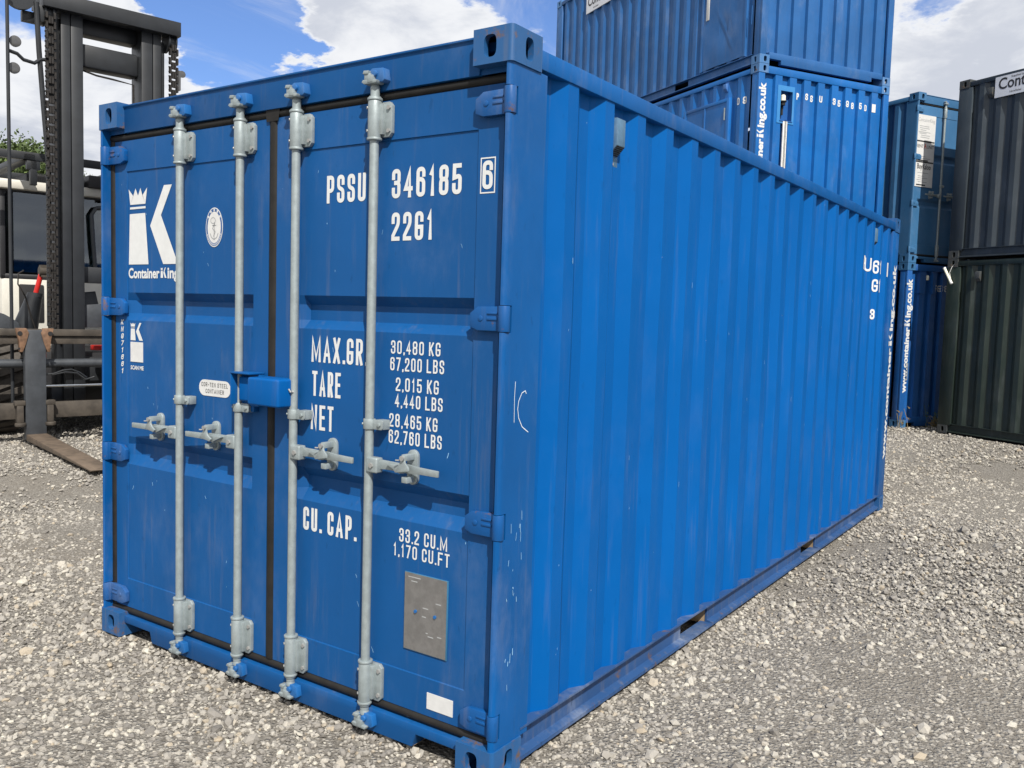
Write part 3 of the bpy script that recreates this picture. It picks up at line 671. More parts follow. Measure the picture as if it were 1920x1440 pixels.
bb = MB(); bb.box(-.342, -.219, .0505, .0532, .169, .231); bb.build('blank_label', M['sticker'], dr)
# lock box over the centre gap
bb = MB(); bb.box(-1.390, -1.268, .020, .053, 1.225, 1.366); bb.box(-1.392, -1.266, -.032, .05, 1.362, 1.369); bb.box(-1.392, -1.386, -.03, .05, 1.23, 1.366)
bb.build('lock_box_bracket', M['frame'], dl, bevel=.002)
bb = MB(); bb.box(-1.238, -1.048, -.066, .045, 1.243, 1.357); bb.box(-1.37, -1.232, -.005, .03, 1.245, 1.350); bb.build('lock_box', M['side'], dr, bevel=.010, seg=4)
bb = MB(); bb.path([(-1.047, -.012, 1.318), (-1.040, -.008, 1.306), (-1.040, .004, 1.304), (-1.047, .01, 1.318)], .004); bb.build('lock_box_ring', M['bolt'], dr)
bb = MB(); bb.box(-1.335, -1.305, .025, .053, 1.20, 1.226); bb.build('lock_box_tab', M['frame'], dl, bevel=.002)
# small ventilators on the long side
for ym in (.768, 5.212):
    d0 = -.0105
    bb = MB(); bb.box(-.058, -.046, ym-.030, ym+.062, 2.252, 2.452)
    bb.prism([(-.046, 2.440), (-.008, 2.436), (-.008, 2.330), (-.046, 2.290)], lambda u, v, w: (u, w, v), ym-.018, ym+.050)
    o = bb.build('ventilator', M['vent'], near, bevel=.002)
    bb = MB()
    for k in range(6):
        z = 2.296+k*.0060; x = -.046+(z-2.290)*.95+.0015; bb.obox((x, ym+.016, z), (0, 1, 0), (.69, 0, .72), (.72, 0, -.69), .030, .0025, .0012)
    tag(bb.build('louvre', M['dark'], o), kind='stuff')
    bb = MB(); bb.tube((-.046, ym+.016, 2.262), (-.041, ym+.016, 2.262), .006, n=8); bb.tube((-.046, ym-.010, 2.446), (-.040, ym-.010, 2.446), .005, n=8); bb.tube((-.046, ym+.035, 2.446), (-.040, ym+.035, 2.446), .005, n=8); tag(bb.build('vent_screws', M['bolt'], o), kind='stuff')
# lettering on the long side, following the corrugation
def drape(s, ya, yb, z0, h, par, P=SIDEP, t=None):
    V, F = text_mesh(s, yb-ya, h, t or .17*h, fine=.004)
    lettering(par, V, F, lambda u, v: (-.0075-corr_depth(P, min(ya+u, 5.829)), ya+u, z0+v) if ya+u < 5.83 else (-.0035, ya+u, z0+v), M['white'], 'text ' + s)
for ch, ya_, yb_, z_, h_ in (('P', 4.845, 4.886, 2.085, .108), ('U', 5.018, 5.095, 2.080, .108), ('6', 5.302, 5.366, 2.078, .108), ('1', 5.395, 5.438, 2.078, .106), ('G', 5.302, 5.366, 1.928, .104), ('1', 5.395, 5.438, 1.926, .104), ('3', 5.300, 5.350, 1.700, .085)):
    drape(ch, ya_, yb_, z_, h_, near, t=.017)
bb = MB(); bb.box(-.0098, -.0085, 5.668, 5.706, 2.070, 2.190); bb.build('check_digit_panel', M['white'], near)
def vtext(par, fn, length, h):
    kw = length/1.79
    V, F = font_mesh('www.container', 1.035*kw, h*.80, .04); lettering(par, V, F, fn, M['white'], 'text www.containerKing.co.uk')
    logo(par, 0, 0, .115*kw, h, lambda u, v: fn(1.050*kw+u, v), M['white'])
    V, F = font_mesh('ing.co.uk', .605*kw, h, .04); lettering(par, V, F, lambda u, v: fn(1.185*kw+u, v), M['white'])
vtext(near, lambda u, v: (-.0035, 6.005-v, .457+u), 1.735, .125)
# chalk mark and scratches on the near post
bb = MB()
def sstrip(pts, t, mb, x=-.0045):
    v2, f2 = ribbon([Vector(p) for p in pts], t, False); mb.add([(x, p.x, p.y) for p in v2], f2)
sstrip([(.081, 1.414), (.0775, 1.36), (.0795, 1.272)], .0024, bb); sstrip([(.150, 1.368), (.143, 1.379), (.122, 1.372), (.104, 1.345), (.099, 1.318), (.107, 1.285), (.13, 1.253), (.169, 1.231)], .003, bb)
bb.build('chalk_mark', M['chalk'], near, smooth=0)
bb = MB(); rs = random.Random(5)
for k in range(19):
    y = rs.uniform(.05, .15); z = rs.choice([rs.uniform(.84, .93), rs.uniform(.62, .78), rs.uniform(.25, .45)]); l = rs.uniform(.006, .035)
    sstrip([(y, z), (y+rs.uniform(-.004, .004), z+l)], rs.uniform(.0012, .003), bb)
tag(bb.build('paint_scratches', M['scratch'], near, smooth=0), kind='stuff')
for par_, x0_, x1_, seed_ in ((dl, -2.25, -1.36, 8), (dr, -1.05, -.18, 9)):
    bb = MB(); rs = random.Random(seed_)
    for k in range(16):
        x = rs.uniform(x0_, x1_); z = rs.choice([rs.uniform(.30, .82), rs.uniform(1.02, 1.5), rs.uniform(1.75, 2.2)]); l = rs.uniform(.004, .022); a = rs.uniform(-.6, .6)
        v2, f2 = ribbon([Vector((x, z)), Vector((x+l*.5*math.sin(a)+.001, z+l*.5)), Vector((x+l*math.sin(a), z+l))], rs.uniform(.0008, .002), False); bb.add([(p.x, .0571, p.y) for p in v2], f2)
    tag(bb.build('paint_scratches', M['scratch'], par_, smooth=0), kind='stuff')
bb = MB(); rs = random.Random(12)
for k in range(34):
    i_ = rs.randrange(20); y = .306+.2775*i_+.068+rs.uniform(.006, .066); z = rs.uniform(.2, 2.2); l = rs.uniform(.004, .03)
    sstrip([(y, z), (y+rs.uniform(-.002, .002), z+l)], rs.uniform(.001, .0022), bb, x=-.0085+.004)
tag(bb.build('paint_scratches', M['scratch'], near, smooth=0), kind='stuff')
# 2: the stack of three behind -------------------------------------------------
def cut_end_wall(root, sa, sb, za, zb):
    o = [c for c in root.children if c.name.startswith('end_wall')][0]; mat = o.data.materials[0]; bpy.data.objects.remove(o)
    z0, z1 = .16, H-.117; sa += W; sb += W; b = MB()
    cut = sorted(set([s_ for s_, d in ENDP]+[sa, sb])); PP = [(s_, corr_depth(ENDP, s_)) for s_ in cut]
    for (s0, d0), (s1, d1) in zip(PP, PP[1:]):
        inside = s0 >= sa-1e-6 and s1 <= sb+1e-6
        for (a, c) in (((z0, za), (zb, z1)) if inside else ((z0, z1),)):
            b.add([(-W+s0, .012+d0, a), (-W+s1, .012+d1, a), (-W+s1, .012+d1, c), (-W+s0, .012+d0, c)], [(0, 1, 2, 3)])
    b.build('end_wall', mat, root, smooth=0)
GRP = 'stacked shipping containers behind the near one'
th = R(59.7); xa = Vector((math.cos(th), math.sin(th), 0)); ya = Vector((-math.sin(th), math.cos(th), 0))
P1 = Vector((-2.61, 9.51, -.02)); O2 = P1 + xa*W
def stack_mats(m, c=None, **k): return dict(side=M[m], frame=M[m], cast=M[c] if c else M[m], door=M[m], keeper=M['keeper'], **k)
cast_mid = paint('scuffed_casting_paint', (.05, .16, .36), .55, 15, .25, .2, rust=.35); M['cast_mid'] = cast_mid
low2, _ = container('lowest container of the three-high blue stack, mostly hidden by the near container', GRP, O2, th, stack_mats('mid1', 'cast_mid', pocket=False))
mid2, _ = container('middle container of the three-high blue stack with white letters and a recessed lamp', GRP, O2+Vector((0, 0, H+.004)), th, stack_mats('mid2', 'cast_mid', pocket=False))
top2, _ = container('topmost container of the three-high blue stack with a dented flat panel', GRP, O2+Vector((0, 0, 2*H+.008)), th, stack_mats('mid3', 'cast_mid', pocket=False))
def endtext(par, s, x0, x1, z0, h, P=ENDP):
    V, F = text_mesh(s, x1-x0, h, .2*h, fine=.01); lettering(par, V, F, lambda u, v: (x0+u, .0085+corr_depth(P, x0+u+W), z0+v), M['white'], 'text ' + s)
ZB = H
cut_end_wall(mid2, -2.042, -1.83, 4.46-ZB, 4.866-ZB); cut_end_wall(low3, -2.03, -1.87, 2.12, 2.44) if 0 else None
for s, x0, x1 in (('P', -1.719, -1.676), ('S', -1.602, -1.552), ('S', -1.470, -1.420), ('U', -1.344, -1.287), ('3', -1.092, -1.037), ('5', -.952, -.900), ('9', -.838, -.785), ('8', -.695, -.643), ('5', -.585, -.533), ('0', -.440, -.390), ('9', -.318, -.276)):
    endtext(mid2, s, x0, x1, 4.79-ZB, .092)
bb = MB(); bb.box(-.334, -.260, .0075, .0080, 4.79-ZB-.012, 4.79-ZB+.105); bb.build('check_digit_panel', M['white'], mid2)
o = mid2.children[-2]; o.data.materials[0] = M['navy_ink']
for v in o.data.vertices: v.co.y = .0066
vtext(mid2, lambda u, v: (-2.312-v, .0030, .55+u), 1.79, .118)
bb = MB()
for xa_, xb_, za_, zb_ in ((-2.096, -2.040, 4.424, 4.934), (-1.832, -1.797, 4.424, 4.934), (-2.040, -1.832, 4.864, 4.934), (-2.040, -1.832, 4.424, 4.462)): bb.box(xa_, xb_, .004, .0115, za_-ZB, zb_-ZB)
bb.build('repainted_patch', M['patch'], mid2)
bb = MB(); bb.box(-2.042, -1.83, .09, .10, 4.46-ZB, 4.866-ZB); bb.box(-2.046, -2.040, .006, .1, 4.46-ZB, 4.866-ZB); bb.box(-1.832, -1.826, .006, .1, 4.46-ZB, 4.866-ZB); bb.box(-2.05, -1.82, -.004, .1, 4.452-ZB, 4.462-ZB); bb.box(-2.05, -1.82, .006, .1, 4.864-ZB, 4.870-ZB)
bb.build('lamp_recess', M['b2lo'], mid2)
M['lampw'] = flat('opal_lamp_cover', (.80, .79, .66), .3, var=.03); M['conduit'] = flat('white_plastic_trunking', (.62, .62, .60), .5, var=.1, sc=30)
bb = MB(); bb.lathe([(.0, .085), (.022, .083), (.034, .07), (.036, .0), (.0, 0)], (-1.968, .040, 4.735-ZB), n=16); bb.build('lamp_cover', M['lampw'], mid2)
bb = MB(); bb.lathe([(.0, 0), (.05, 0), (.05, -.012), (.034, -.02), (.03, -.06), (.0, -.062)], (-1.968, .040, 4.735-ZB), n=16); bb.box(-1.975, -1.95, .05, .09, 4.55-ZB, 4.70-ZB); bb.build('lamp_base', M['dark'], mid2)
bb = MB(); bb.box(-1.985, -1.915, -.012, .010, .3, 4.452-ZB); bb.build('cable_trunking', M['conduit'], mid2, bevel=.003)
bb = MB()
for k in range(60): bb.box(-1.968, -1.932, -.0145, -.012, 1.0+k*.0148, 1.0+k*.0148+.006)
tag(bb.build('trunking_slots', M['dark'], mid2), kind='stuff')
# side x=-W: framed shutter, vent and digits on the middle one; flat dented panel and sign on the top one
bb = MB(); bb.box(-W-.004, -W+.05, .62, 1.66, .35, 2.24); o = bb.build('side_panel', M['mid2'], mid2)
bb = MB()
for ya_, yb_, za_, zb_ in ((.60, .66, .3, 2.25), (1.62, 1.68, .3, 2.25), (.66, 1.62, 2.20, 2.25), (1.15, 1.18, .35, 2.2)): bb.box(-W-.012, -W+.04, ya_, yb_, za_, zb_)
bb.build('panel_frame', M['mid2'], mid2, bevel=.003)
bb = MB(); bb.box(-W-.018, -W-.004, .69, .705, 1.95, 2.12); bb.build('panel_handle', M['galv'], mid2)
bb = MB(); bb.prism([(-W+.012, 2.46), (-W-.03, 2.45), (-W-.03, 2.38), (-W+.012, 2.33)], lambda u, v, w: (u, w, v), .66, .73); bb.build('ventilator', M['mid1'], mid2, bevel=.003)
for s, y0 in (('0', .452), ('9', .345)):
    V, F = text_mesh(s, .055, .10, .018, fine=.01); lettering(mid2, V, F, lambda u, v: (-W+.007+corr_depth(SIDEP, y0-u), y0-u, 4.70-ZB+v), M['white'], 'text ' + s)
ZT = 2*H
def dent(y, z):
    a = math.exp(-(((y-.78)/.13)**2+((z-.62)/.17)**2)); c = math.exp(-(((y-.55)/.10)**2+((z-.80)/.22)**2)); e = math.exp(-(((y-.95)/.12)**2+((z-.35)/.2)**2))
    cr = max(0, 1-abs((y-.78)-(z-.62)*.6)/.035)*math.exp(-((z-.62)/.25)**2)
    return .020*a+.012*c-.008*e-.012*cr+.004*math.sin(9*y+2)*math.sin(7*z)
ny, nz = 40, 60; V = []; 
for k in range(nz+1):
    for i in range(ny+1):
        y = .36+(1.32-.36)*i/ny; z = .17+(2.42-.17)*k/nz; V.append((-W+.004+dent(y, z), y, z))
bb = MB(); bb.add(V, [(k*(ny+1)+i, k*(ny+1)+i+1, (k+1)*(ny+1)+i+1, (k+1)*(ny+1)+i) for k in range(nz) for i in range(ny)])
o = bb.build('dented_panel', M['mid3'], top2, smooth=50); o['label'] = 'flat steel panel with dents'
bb = MB()
for ya_, yb_ in ((.33, .37), (1.31, 1.35)): bb.box(-W-.002, -W+.03, ya_, yb_, .16, 2.44)
bb.build('panel_frame', M['mid3'], top2)
bb = MB(); bb.box(-W-.006, -W+.002, 1.168, 1.236, .88, 1.45); bb.build('white_strip', M['sticker'], top2, bevel=.002)
bb = MB(); bb.box(-W-.010, -W-.002, .20, .212, .55, .80); bb.build('lashing_bar', M['mid3'], top2)
M['signwhite'] = flat('white_sign_board', (.60, .62, .66), .45, var=.04, sc=6)
def sign(par, y0, z0, w, h, x=-W-.004):
    bb = MB(); bb.box(x-.004, x+.012, y0-w, y0, z0, z0+h); s = bb.build('sign', M['signwhite'], par); s['label'] = 'white sign board reading ContainerKing'
    fn = lambda u, v: (x-.0055, y0-.055*h/.283-u, z0+.105*h/.283+v)
    k = h/.283; kingtext(s, fn, 1.26*k, .155*k, M['black_ink'], bold=.018)
    V, F = font_mesh('Supplied by', .20*k, .026*k, .01); lettering(s, V, F, lambda u, v: (x-.0055, y0-.24*k-u, z0+.24*k+v), M['black_ink'], 'text Supplied by')
    V, F = font_mesh('Hire/Sales', .17*k, .024*k, .01); lettering(s, V, F, lambda u, v: (x-.0055, y0-.23*k-u, z0+.035*k+v), M['black_ink'], 'text Hire/Sales')
    return s
sign(top2, 4.865, 7.205-ZT, 1.55*1.1, .283*1.1)

# 3: the two-high blue stack further right --------------------------------------
th3 = R(60.5); xa3 = Vector((math.cos(th3), math.sin(th3), 0)); B = Vector((-1.132, 12.424, .065)); O3 = B + xa3*W
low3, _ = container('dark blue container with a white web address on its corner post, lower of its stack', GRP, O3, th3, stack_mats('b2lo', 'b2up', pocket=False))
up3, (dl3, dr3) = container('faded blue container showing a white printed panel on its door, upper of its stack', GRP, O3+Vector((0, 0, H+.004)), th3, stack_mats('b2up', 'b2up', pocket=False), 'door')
vtext(low3, lambda u, v: (-2.322-v, .0030, .55+u), 1.79, .118)
cut_end_wall(low3, -2.03, -1.87, 2.12, 2.44)
endtext(low3, 'PSSU', -1.80, -1.40, 2.165, .098)
bb = MB(); bb.box(-2.17, -2.03, -.004, .06, 2.12, 2.44); bb.box(-1.87, -1.80, -.004, .06, 2.12, 2.44); bb.box(-2.03, -1.87, .06, .07, 2.1, 2.44); bb.build('lamp_recess', M['b2lo'], low3)
bb = MB(); bb.lathe([(.0, .075), (.024, .073), (.034, .06), (.034, .0), (.0, 0)], (-1.975, .03, 2.335), n=14); bb.build('lamp_cover', M['lampw'], low3)
bb = MB(); bb.path([(-2.35, .006, 1.02), (-2.35, -.03, 1.02), (-2.35, -.03, .76), (-2.35, .006, .76)], .007); bb.build('grab_handle', M['galv'], low3)
# banner on the upper door
ZB3 = H+.004
bb = MB(); bb.box(-2.385, -1.975, .046, .0525, 3.772-ZB3, 4.868-ZB3); bn = bb.build('information_panel', M['sticker'], dl3)
def bt(s, x0, x1, z, h, mat, bold=.0):
    V, F = font_mesh(s, x1-x0, h, bold); lettering(bn, V, F, lambda u, v: (x0+u, .0452, z-ZB3+v), mat, 'text ' + s)
bt('ContainerKing', -2.36, -2.00, 4.765, .055, M['grey_ink']); bt('RENT', -2.375, -2.22, 4.365, .05, M['black_ink'], .01); bt('A', -2.205, -2.15, 4.362, .075, M['red_ink'], .02); bt('UNIT', -2.14, -1.99, 4.365, .05, M['black_ink'], .01); bt('BuyKaloo', -2.33, -2.03, 4.045, .08, M['black_ink'], .02)
bb = MB(); rs = random.Random(3)
for z, n in ((4.69, 4), (4.58, 3), (4.23, 2), (3.98, 1), (3.93, 4)):
    for k in range(n):
        x = -2.34+rs.uniform(0, .05); w = rs.uniform(.12, .28); bb.add([(x, .0452, z-k*.03-ZB3), (x+w, .0452, z-k*.03-ZB3), (x+w, .0452, z-k*.03+.010-ZB3), (x, .0452, z-k*.03+.010-ZB3)], [(0, 1, 2, 3)])
tag(bb.build('fine_print', M['grey_ink'], bn, smooth=0), kind='stuff')
bb = MB()
for z in (4.455, 4.14): bb.add([(-2.38, .0452, z-ZB3), (-1.98, .0452, z-ZB3), (-1.98, .0452, z+.022-ZB3), (-2.38, .0452, z+.022-ZB3)], [(0, 1, 2, 3)])
for (x, w, z) in ((-2.31, .21, 4.165), (-2.33, .20, 3.79)): bb.add([(x, .0452, z-ZB3), (x+w, .0452, z-ZB3), (x+w, .0452, z+.020-ZB3), (x, .0452, z+.020-ZB3)], [(0, 1, 2, 3)])
bb.build('panel_rules', M['black_ink'], bn, smooth=0)

# 4: the two-high dark stack at the right ----------------------------------------
th4 = R(60); xa4 = Vector((math.cos(th4), math.sin(th4), 0)); ya4 = Vector((-math.sin(th4), math.cos(th4), 0))
G = Vector((-.55, 12.2, .085)); O4 = G - ya4*L + xa4*W
low4, _ = container('dark green container, lower of the dark stack at the right', GRP, O4, th4, stack_mats('green', 'cast_g', pocket=False))
up4, _ = container('anthracite grey container with a white sign board, upper of the dark stack', GRP, O4+Vector((0, 0, H+.004)), th4, stack_mats('gray', 'cast_g', pocket=False))
sign(up4, L-.592, 4.826-.004-H, 1.55, .283)
for par in (low4, up4):
    bb = MB(); bb.prism([(-W+.012, 2.40), (-W-.03, 2.39), (-W-.03, 2.30), (-W+.012, 2.25)], lambda u, v, w: (u, w, v), L-.57, L-.49); bb.build('ventilator', M['cast_g'], par, bevel=.003)
# tube lamp hanging from the casting
wl = thing('work_light', 'small white tube lamp hanging by a wire from a dark container corner', 'lamp', G + Vector((0, 0, 2.22)), th4)
M['tube'] = flat('cream_lamp_tube', (.80, .80, .62), .35, var=.03)
p0 = Vector((-.035, .02, .245)); p1 = Vector((-.035, -.125, .005)); dd = (p1-p0).normalized()
bb = MB(); bb.tube(p0+dd*.02, p1-dd*.02, .020, n=14); bb.build('lamp_tube', M['tube'], wl)
bb = MB(); bb.tube(p0, p0+dd*.024, .022, n=14); bb.tube(p1-dd*.03, p1, .022, n=14); bb.build('lamp_cap', M['conduit'], wl)
bb = MB(); bb.path([(-.03, -.09, .035), (-.02, -.10, .06), (-.015, -.06, .17), (-.004, -.09, .26), (.03, -.10, .30)], .004, 6); bb.build('hanging_wire', M['conduit'], wl)

# ------------------------------------------------------------------ fork-lift truck
FK = thing('forklift', 'large dark grey forklift truck with a tall chain mast beside the container', 'forklift', (-8.702, 2.748, 0), math.atan2(.97236, .23348))
M['mast'] = flat('dark_grey_mast_paint', (.016, .018, .021), .45, 0, .5, .2, 5); M['iron'] = flat('dusty_brown_steel', (.054, .045, .036), .7, 0, .4, .35, 7)
M['forkp'] = flat('worn_grey_fork_paint', (.042, .047, .054), .5, 0, .5, .2, 9); M['blade'] = flat('rusty_fork_blade', (.115, .085, .06), .62, .1, .5, .3, 9)
M['rustb'] = flat('rusty_hook', (.15, .085, .05), .7, 0, .4, .4, 14); M['chain'] = flat('greasy_chain', (.022, .019, .017), .55, .3, .5, .3, 20)
M['chrome'] = flat('chromed_rod', (.62, .64, .66), .14, 1.0, .5, .03, 20, 0); M['tyre'] = flat('tyre_rubber', (.060, .053, .046), .85, 0, .3, .3, 12)
M['cabw'] = flat('cream_cab_paint', (.54, .52, .46), .4, var=.06, sc=4); M['redp'] = flat('red_paint', (.50, .02, .015), .45, var=.1); M['cabk'] = flat('black_cab_frame', (.018, .018, .02), .45)
M['seat'] = flat('dark_cab_seat', (.03, .035, .05), .7); M['lens'] = flat('work_lamp_lens', (.10, .10, .10), .15, .3)
gt = MT('tinted_cab_glass'); gm = gt.n.new('ShaderNodeBsdfGlass'); gm.inputs['IOR'].default_value = 1.1; gm.inputs['Roughness'].default_value = .0; gm.inputs['Color'].default_value = (.30, .34, .36, 1)
gl = gt.n.new('ShaderNodeBsdfGlossy'); gl.inputs['Roughness'].default_value = .03; gl.inputs['Color'].default_value = (.9, .95, 1, 1); mxs = gt.n.new('ShaderNodeMixShader'); mxs.inputs[0].default_value = .12
gt.l.new(gm.outputs[0], mxs.inputs[1]); gt.l.new(gl.outputs[0], mxs.inputs[2]); gt.l.new(mxs.outputs[0], gt.n['Material Output'].inputs[0]); M['glass'] = gt.m
def fb(name, boxes, mat, bevel=.004, parent=None):
    for q in boxes:
        b = MB(); b.box(*q); o = b.build(name, M[mat], parent or FK, bevel=bevel)
    return o
# forks
for s0 in (0., 2.07):
    b = MB(); b.box(s0, s0+.222, -.03, .075, .035, 1.315); b.build('fork_shank', M['forkp'], FK, bevel=.012)
    b = MB(); b.prism([(-.032, .03), (-2.42, .03), (-2.45, .045), (-.032, .105)], lambda u, v, w: (w, u, v), s0+.001, s0+.221); b.build('fork_blade', M['blade'], FK, bevel=.006)
    for q, sx0 in ((-1, s0-.055), (1, s0+.262)):
        b = MB(); pl = [(-.06, 1.335), (.05, 1.335), (.075, 1.28), (.045, 1.16), (.01, 1.06), (-.02, 1.06), (-.03, 1.2)]
        b.prism([(sx0+q*(-.02)-q*u*1.0, v) for u, v in pl], lambda u, v, w: (u, w, v), -.045, .03); b.build('fork_hook', M['rustb'], FK, bevel=.006)
        b = MB(); b.tube((sx0, -.046, 1.275), (sx0, -.052, 1.275), .026, n=14); b.tube((sx0+q*.01, -.046, 1.10), (sx0+q*.01, -.05, 1.10), .012, n=10); b.build('hook_hole', M['dark'], FK)
        b = MB(); b.box(sx0-.055, sx0+.055, -.03, .06, .44, .495); b.box(sx0-.035, sx0+.035, -.03, .06, .24, .44); b.tube((sx0, -.02, .20), (sx0, -.02, .24), .06, n=14); b.build('fork_guide', M['iron'], FK, bevel=.006)
# carriage
fb('carriage_bar', [(-.85, 3.15, .08, .19, 1.245, 1.322), (-.85, 3.15, .11, .22, 1.148, 1.240)], 'iron'); fb('carriage_bar', [(-.85, 3.15, .085, .20, .273, .456)], 'iron')
fb('carriage_frame', [(-.85, -.76, .12, .25, .3, 1.2), (3.06, 3.15, .12, .25, .3, 1.2), (.95, 1.35, .16, .25, .3, 1.2)], 'mast')
b = MB(); b.tube((-.85, .15, .917), (3.15, .15, .917), .052, n=18); b.build('side_shift_shaft', M['forkp'], FK)
b = MB(); b.tube((.2, .11, .650), (2.1, .11, .650), .016, n=14); b.build('chrome_rod', M['chrome'], FK)
b = MB(); b.path([(.23, .05, .79), (.32, .05, .80), (.42, .06, .835), (.52, .07, .845), (.62, .08, .80), (.70, .1, .74)], .011, 8); b.path([(.3, .05, .785), (.45, .06, .815), (.58, .07, .80), (.68, .08, .72), (.78, .08, .75)], .010, 8); b.build('hydraulic_hose', M['mast'], FK)
b = MB(); b.path([(-.066, .28, .45), (-.066, .28, 1.6), (-.066, .29, 3.4), (-.066, .30, 5.25)], .020, 10); b.build('mast_hose', M['mast'], FK)
fb('red_stop', [(.205, .245, .06, .10, .985, 1.06), (.86, 1.2, .35, .5, 1.06, 1.12)], 'redp')
# mast
for q in (0, 1):
    def sx_(s): return s if not q else 2.30-s
    for (a, b_) in ((.552, .655), (.664, .80)):
        xa_, xb_ = sorted((sx_(a), sx_(b_))); fb('mast_upright', [(xa_, xb_, .50, .88, .30, 5.16)], 'mast', .006)
    xa_, xb_ = sorted((sx_(.49), sx_(.552))); fb('mast_flange', [(xa_, xb_, .56, .82, .35, 5.05)], 'mast', .004)
fb('mast_top_beam', [(.34, 1.96, .38, .58, 5.12, 5.30), (.34, 1.96, .58, .95, 5.18, 5.30)], 'mast', .006)
fb('mast_crossbeam', [(.80, 1.50, .62, .86, 4.56, 4.84)], 'mast', .03); fb('mast_crossbeam', [(.80, 1.50, .70, .9, 4.98, 5.16)], 'mast', .006); fb('mast_crossbeam', [(.80, 1.50, .70, .9, 1.9, 2.1)], 'mast', .006)
b = MB(); b.path([(.80, .66, 4.53), (1.0, .66, 4.49), (1.2, .66, 4.48), (1.45, .66, 4.46), (1.46, .66, 3.2)], .012, 6); b.build('mast_cable', M['chain'], FK)
for s0, zt_ in ((.36, 5.08), (1.82, 5.02)):
    b = MB(); n = int((zt_-1.30)/.058)
    for k in range(n):
        z = 1.30+k*.058
        for j in range(4):
            if (j % 3 == 0) == (k % 2 == 0): x = s0+.004+j*.029; b.box(x, x+.022, .40, .452, z-.020, z+.052)
        b.tube((s0-.006, .426, z), (s0+.118, .426, z), .011, n=6)
    tag(b.build('lift_chain', M['chain'], FK, smooth=0), kind='stuff')
    b = MB(); b.lathe([(.05, -.055), (.14, -.055), (.14, -.035), (.11, -.03), (.11, .03), (.14, .035), (.14, .055), (.05, .055)], (s0+.055, .56, 5.06), 'x', 24); b.build('chain_wheel', M['mast'], FK)
b = MB(); b.path([(.27, .44, 5.15), (.30, .46, 4.6), (.345, .48, 4.0), (.40, .50, 3.3), (.41, .55, 2.3), (.42, .6, 1.35)], .030, 10); b.build('lift_pipe', M['mast'], FK)
fb('chain_anchor', [(.28, .50, .47, .62, 4.95, 5.14), (.14, .30, .52, .6, 4.93, 5.05), (.40, .49, .50, .6, 4.1, 4.95)], 'mast')
b = MB(); b.lathe([(.0, -.03), (.17, -.03), (.17, .03), (.0, .03)], (.10, .47, 5.20), 'y', 24); b.build('hose_reel', M['mast'], FK)
b = MB(); b.path([(-.05, .38, 4.52), (.05, .38, 4.50), (.12, .40, 4.45), (.24, .42, 4.44), (.31, .45, 4.50), (.40, .46, 4.52)], .022, 8); b.build('lamp_arm', M['mast'], FK)
for z, x in ((4.635, .03), (4.33, .015)):
    b = MB(); b.lathe([(.0, .02), (.04, .02), (.062, -.02), (.064, -.05), (.055, -.055), (.0, -.05)], (x, .42, z), 'y', 18); b.build('work_lamp', M['lens'], FK)
b = MB(); b.lathe([(.0, .02), (.035, .02), (.045, -.03), (.0, -.035)], (1.99, .45, 4.66), 'y', 14); b.box(1.92, 1.97, .42, .48, 4.45, 4.70); b.build('work_lamp', M['lens'], FK)
# tilt cylinders
for s0 in (.22, 2.08):
    q = 1 if s0 < 1 else -1
    b = MB(); b.tube((s0-q*.02, 1.0, 1.15), (s0+q*.115, .90, 1.74), .165, .085, n=20); b.tube((s0+q*.115, .9, 1.70), (s0+q*.122, .9, 1.75), .085, n=20); b.build('tilt_cylinder', M['mast'], FK)
    b = MB(); b.tube((s0+q*.12, .9, 1.74), (s0+q*.17, .85, 1.98), .030, n=14); b.build('tilt_rod', M['redp'], FK)
    b = MB(); b.lathe([(.0, -.04), (.06, -.04), (.06, .04), (.0, .04)], (s0+q*.185, .84, 2.02), 'x', 18); b.box(min(s0+q*.16, s0+q*.28), max(s0+q*.16, s0+q*.28), .8, .9, 1.95, 2.1); b.build('rod_eye', M['iron'], FK)
    b = MB(); b.path([(s0-.02, .86, 2.02), (s0-.09, .82, 1.98), (s0-.10, .80, 1.85), (s0-.02, .80, 1.70), (s0+.03, .80, 1.5), (s0+.09, .8, 1.3)], .009, 6); b.build('tilt_hose', M['chain'], FK)
# wheels with tread blocks
def wheel(sc_, yc, rad, wd):
    w_ = MB(); w_.lathe([(rad*.55, -wd*.5), (rad*.86, -wd*.52), (rad*.955, -wd*.46), (rad*.96, 0), (rad*.955, wd*.46), (rad*.86, wd*.52), (rad*.55, wd*.5)], (sc_, yc, rad), 'x', 40); t = w_.build('wheel', M['tyre'], FK)
    tr = MB()
    for k in range(26):
        for q in (-1, 1):
            a = 2*math.pi*(k+(.5 if q > 0 else 0))/26; er = Vector((0, math.cos(a), math.sin(a))); et = Vector((q*.35, -math.sin(a), math.cos(a))).normalized()
            c = Vector((sc_+q*wd*.25, yc, rad))+er*(rad*.975); ax_ = er.cross(et); tr.obox(c, ax_, et, er, wd*.26, rad*.075, rad*.045)
    tag(tr.build('tread', M['tyre'], t), kind='stuff'); hb = MB(); hb.lathe([(.0, -wd*.3), (rad*.2, -wd*.3), (rad*.5, -wd*.36), (rad*.55, -wd*.48), (rad*.55, wd*.48), (rad*.5, wd*.3), (.0, wd*.25)], (sc_, yc, rad), 'x', 24); hb.build('rim', M['cabw'], t)
for sc_ in (-.18, 2.48): wheel(sc_, 1.15, .60, .60)
for sc_ in (.25, 2.05): wheel(sc_, 4.6, .55, .45)
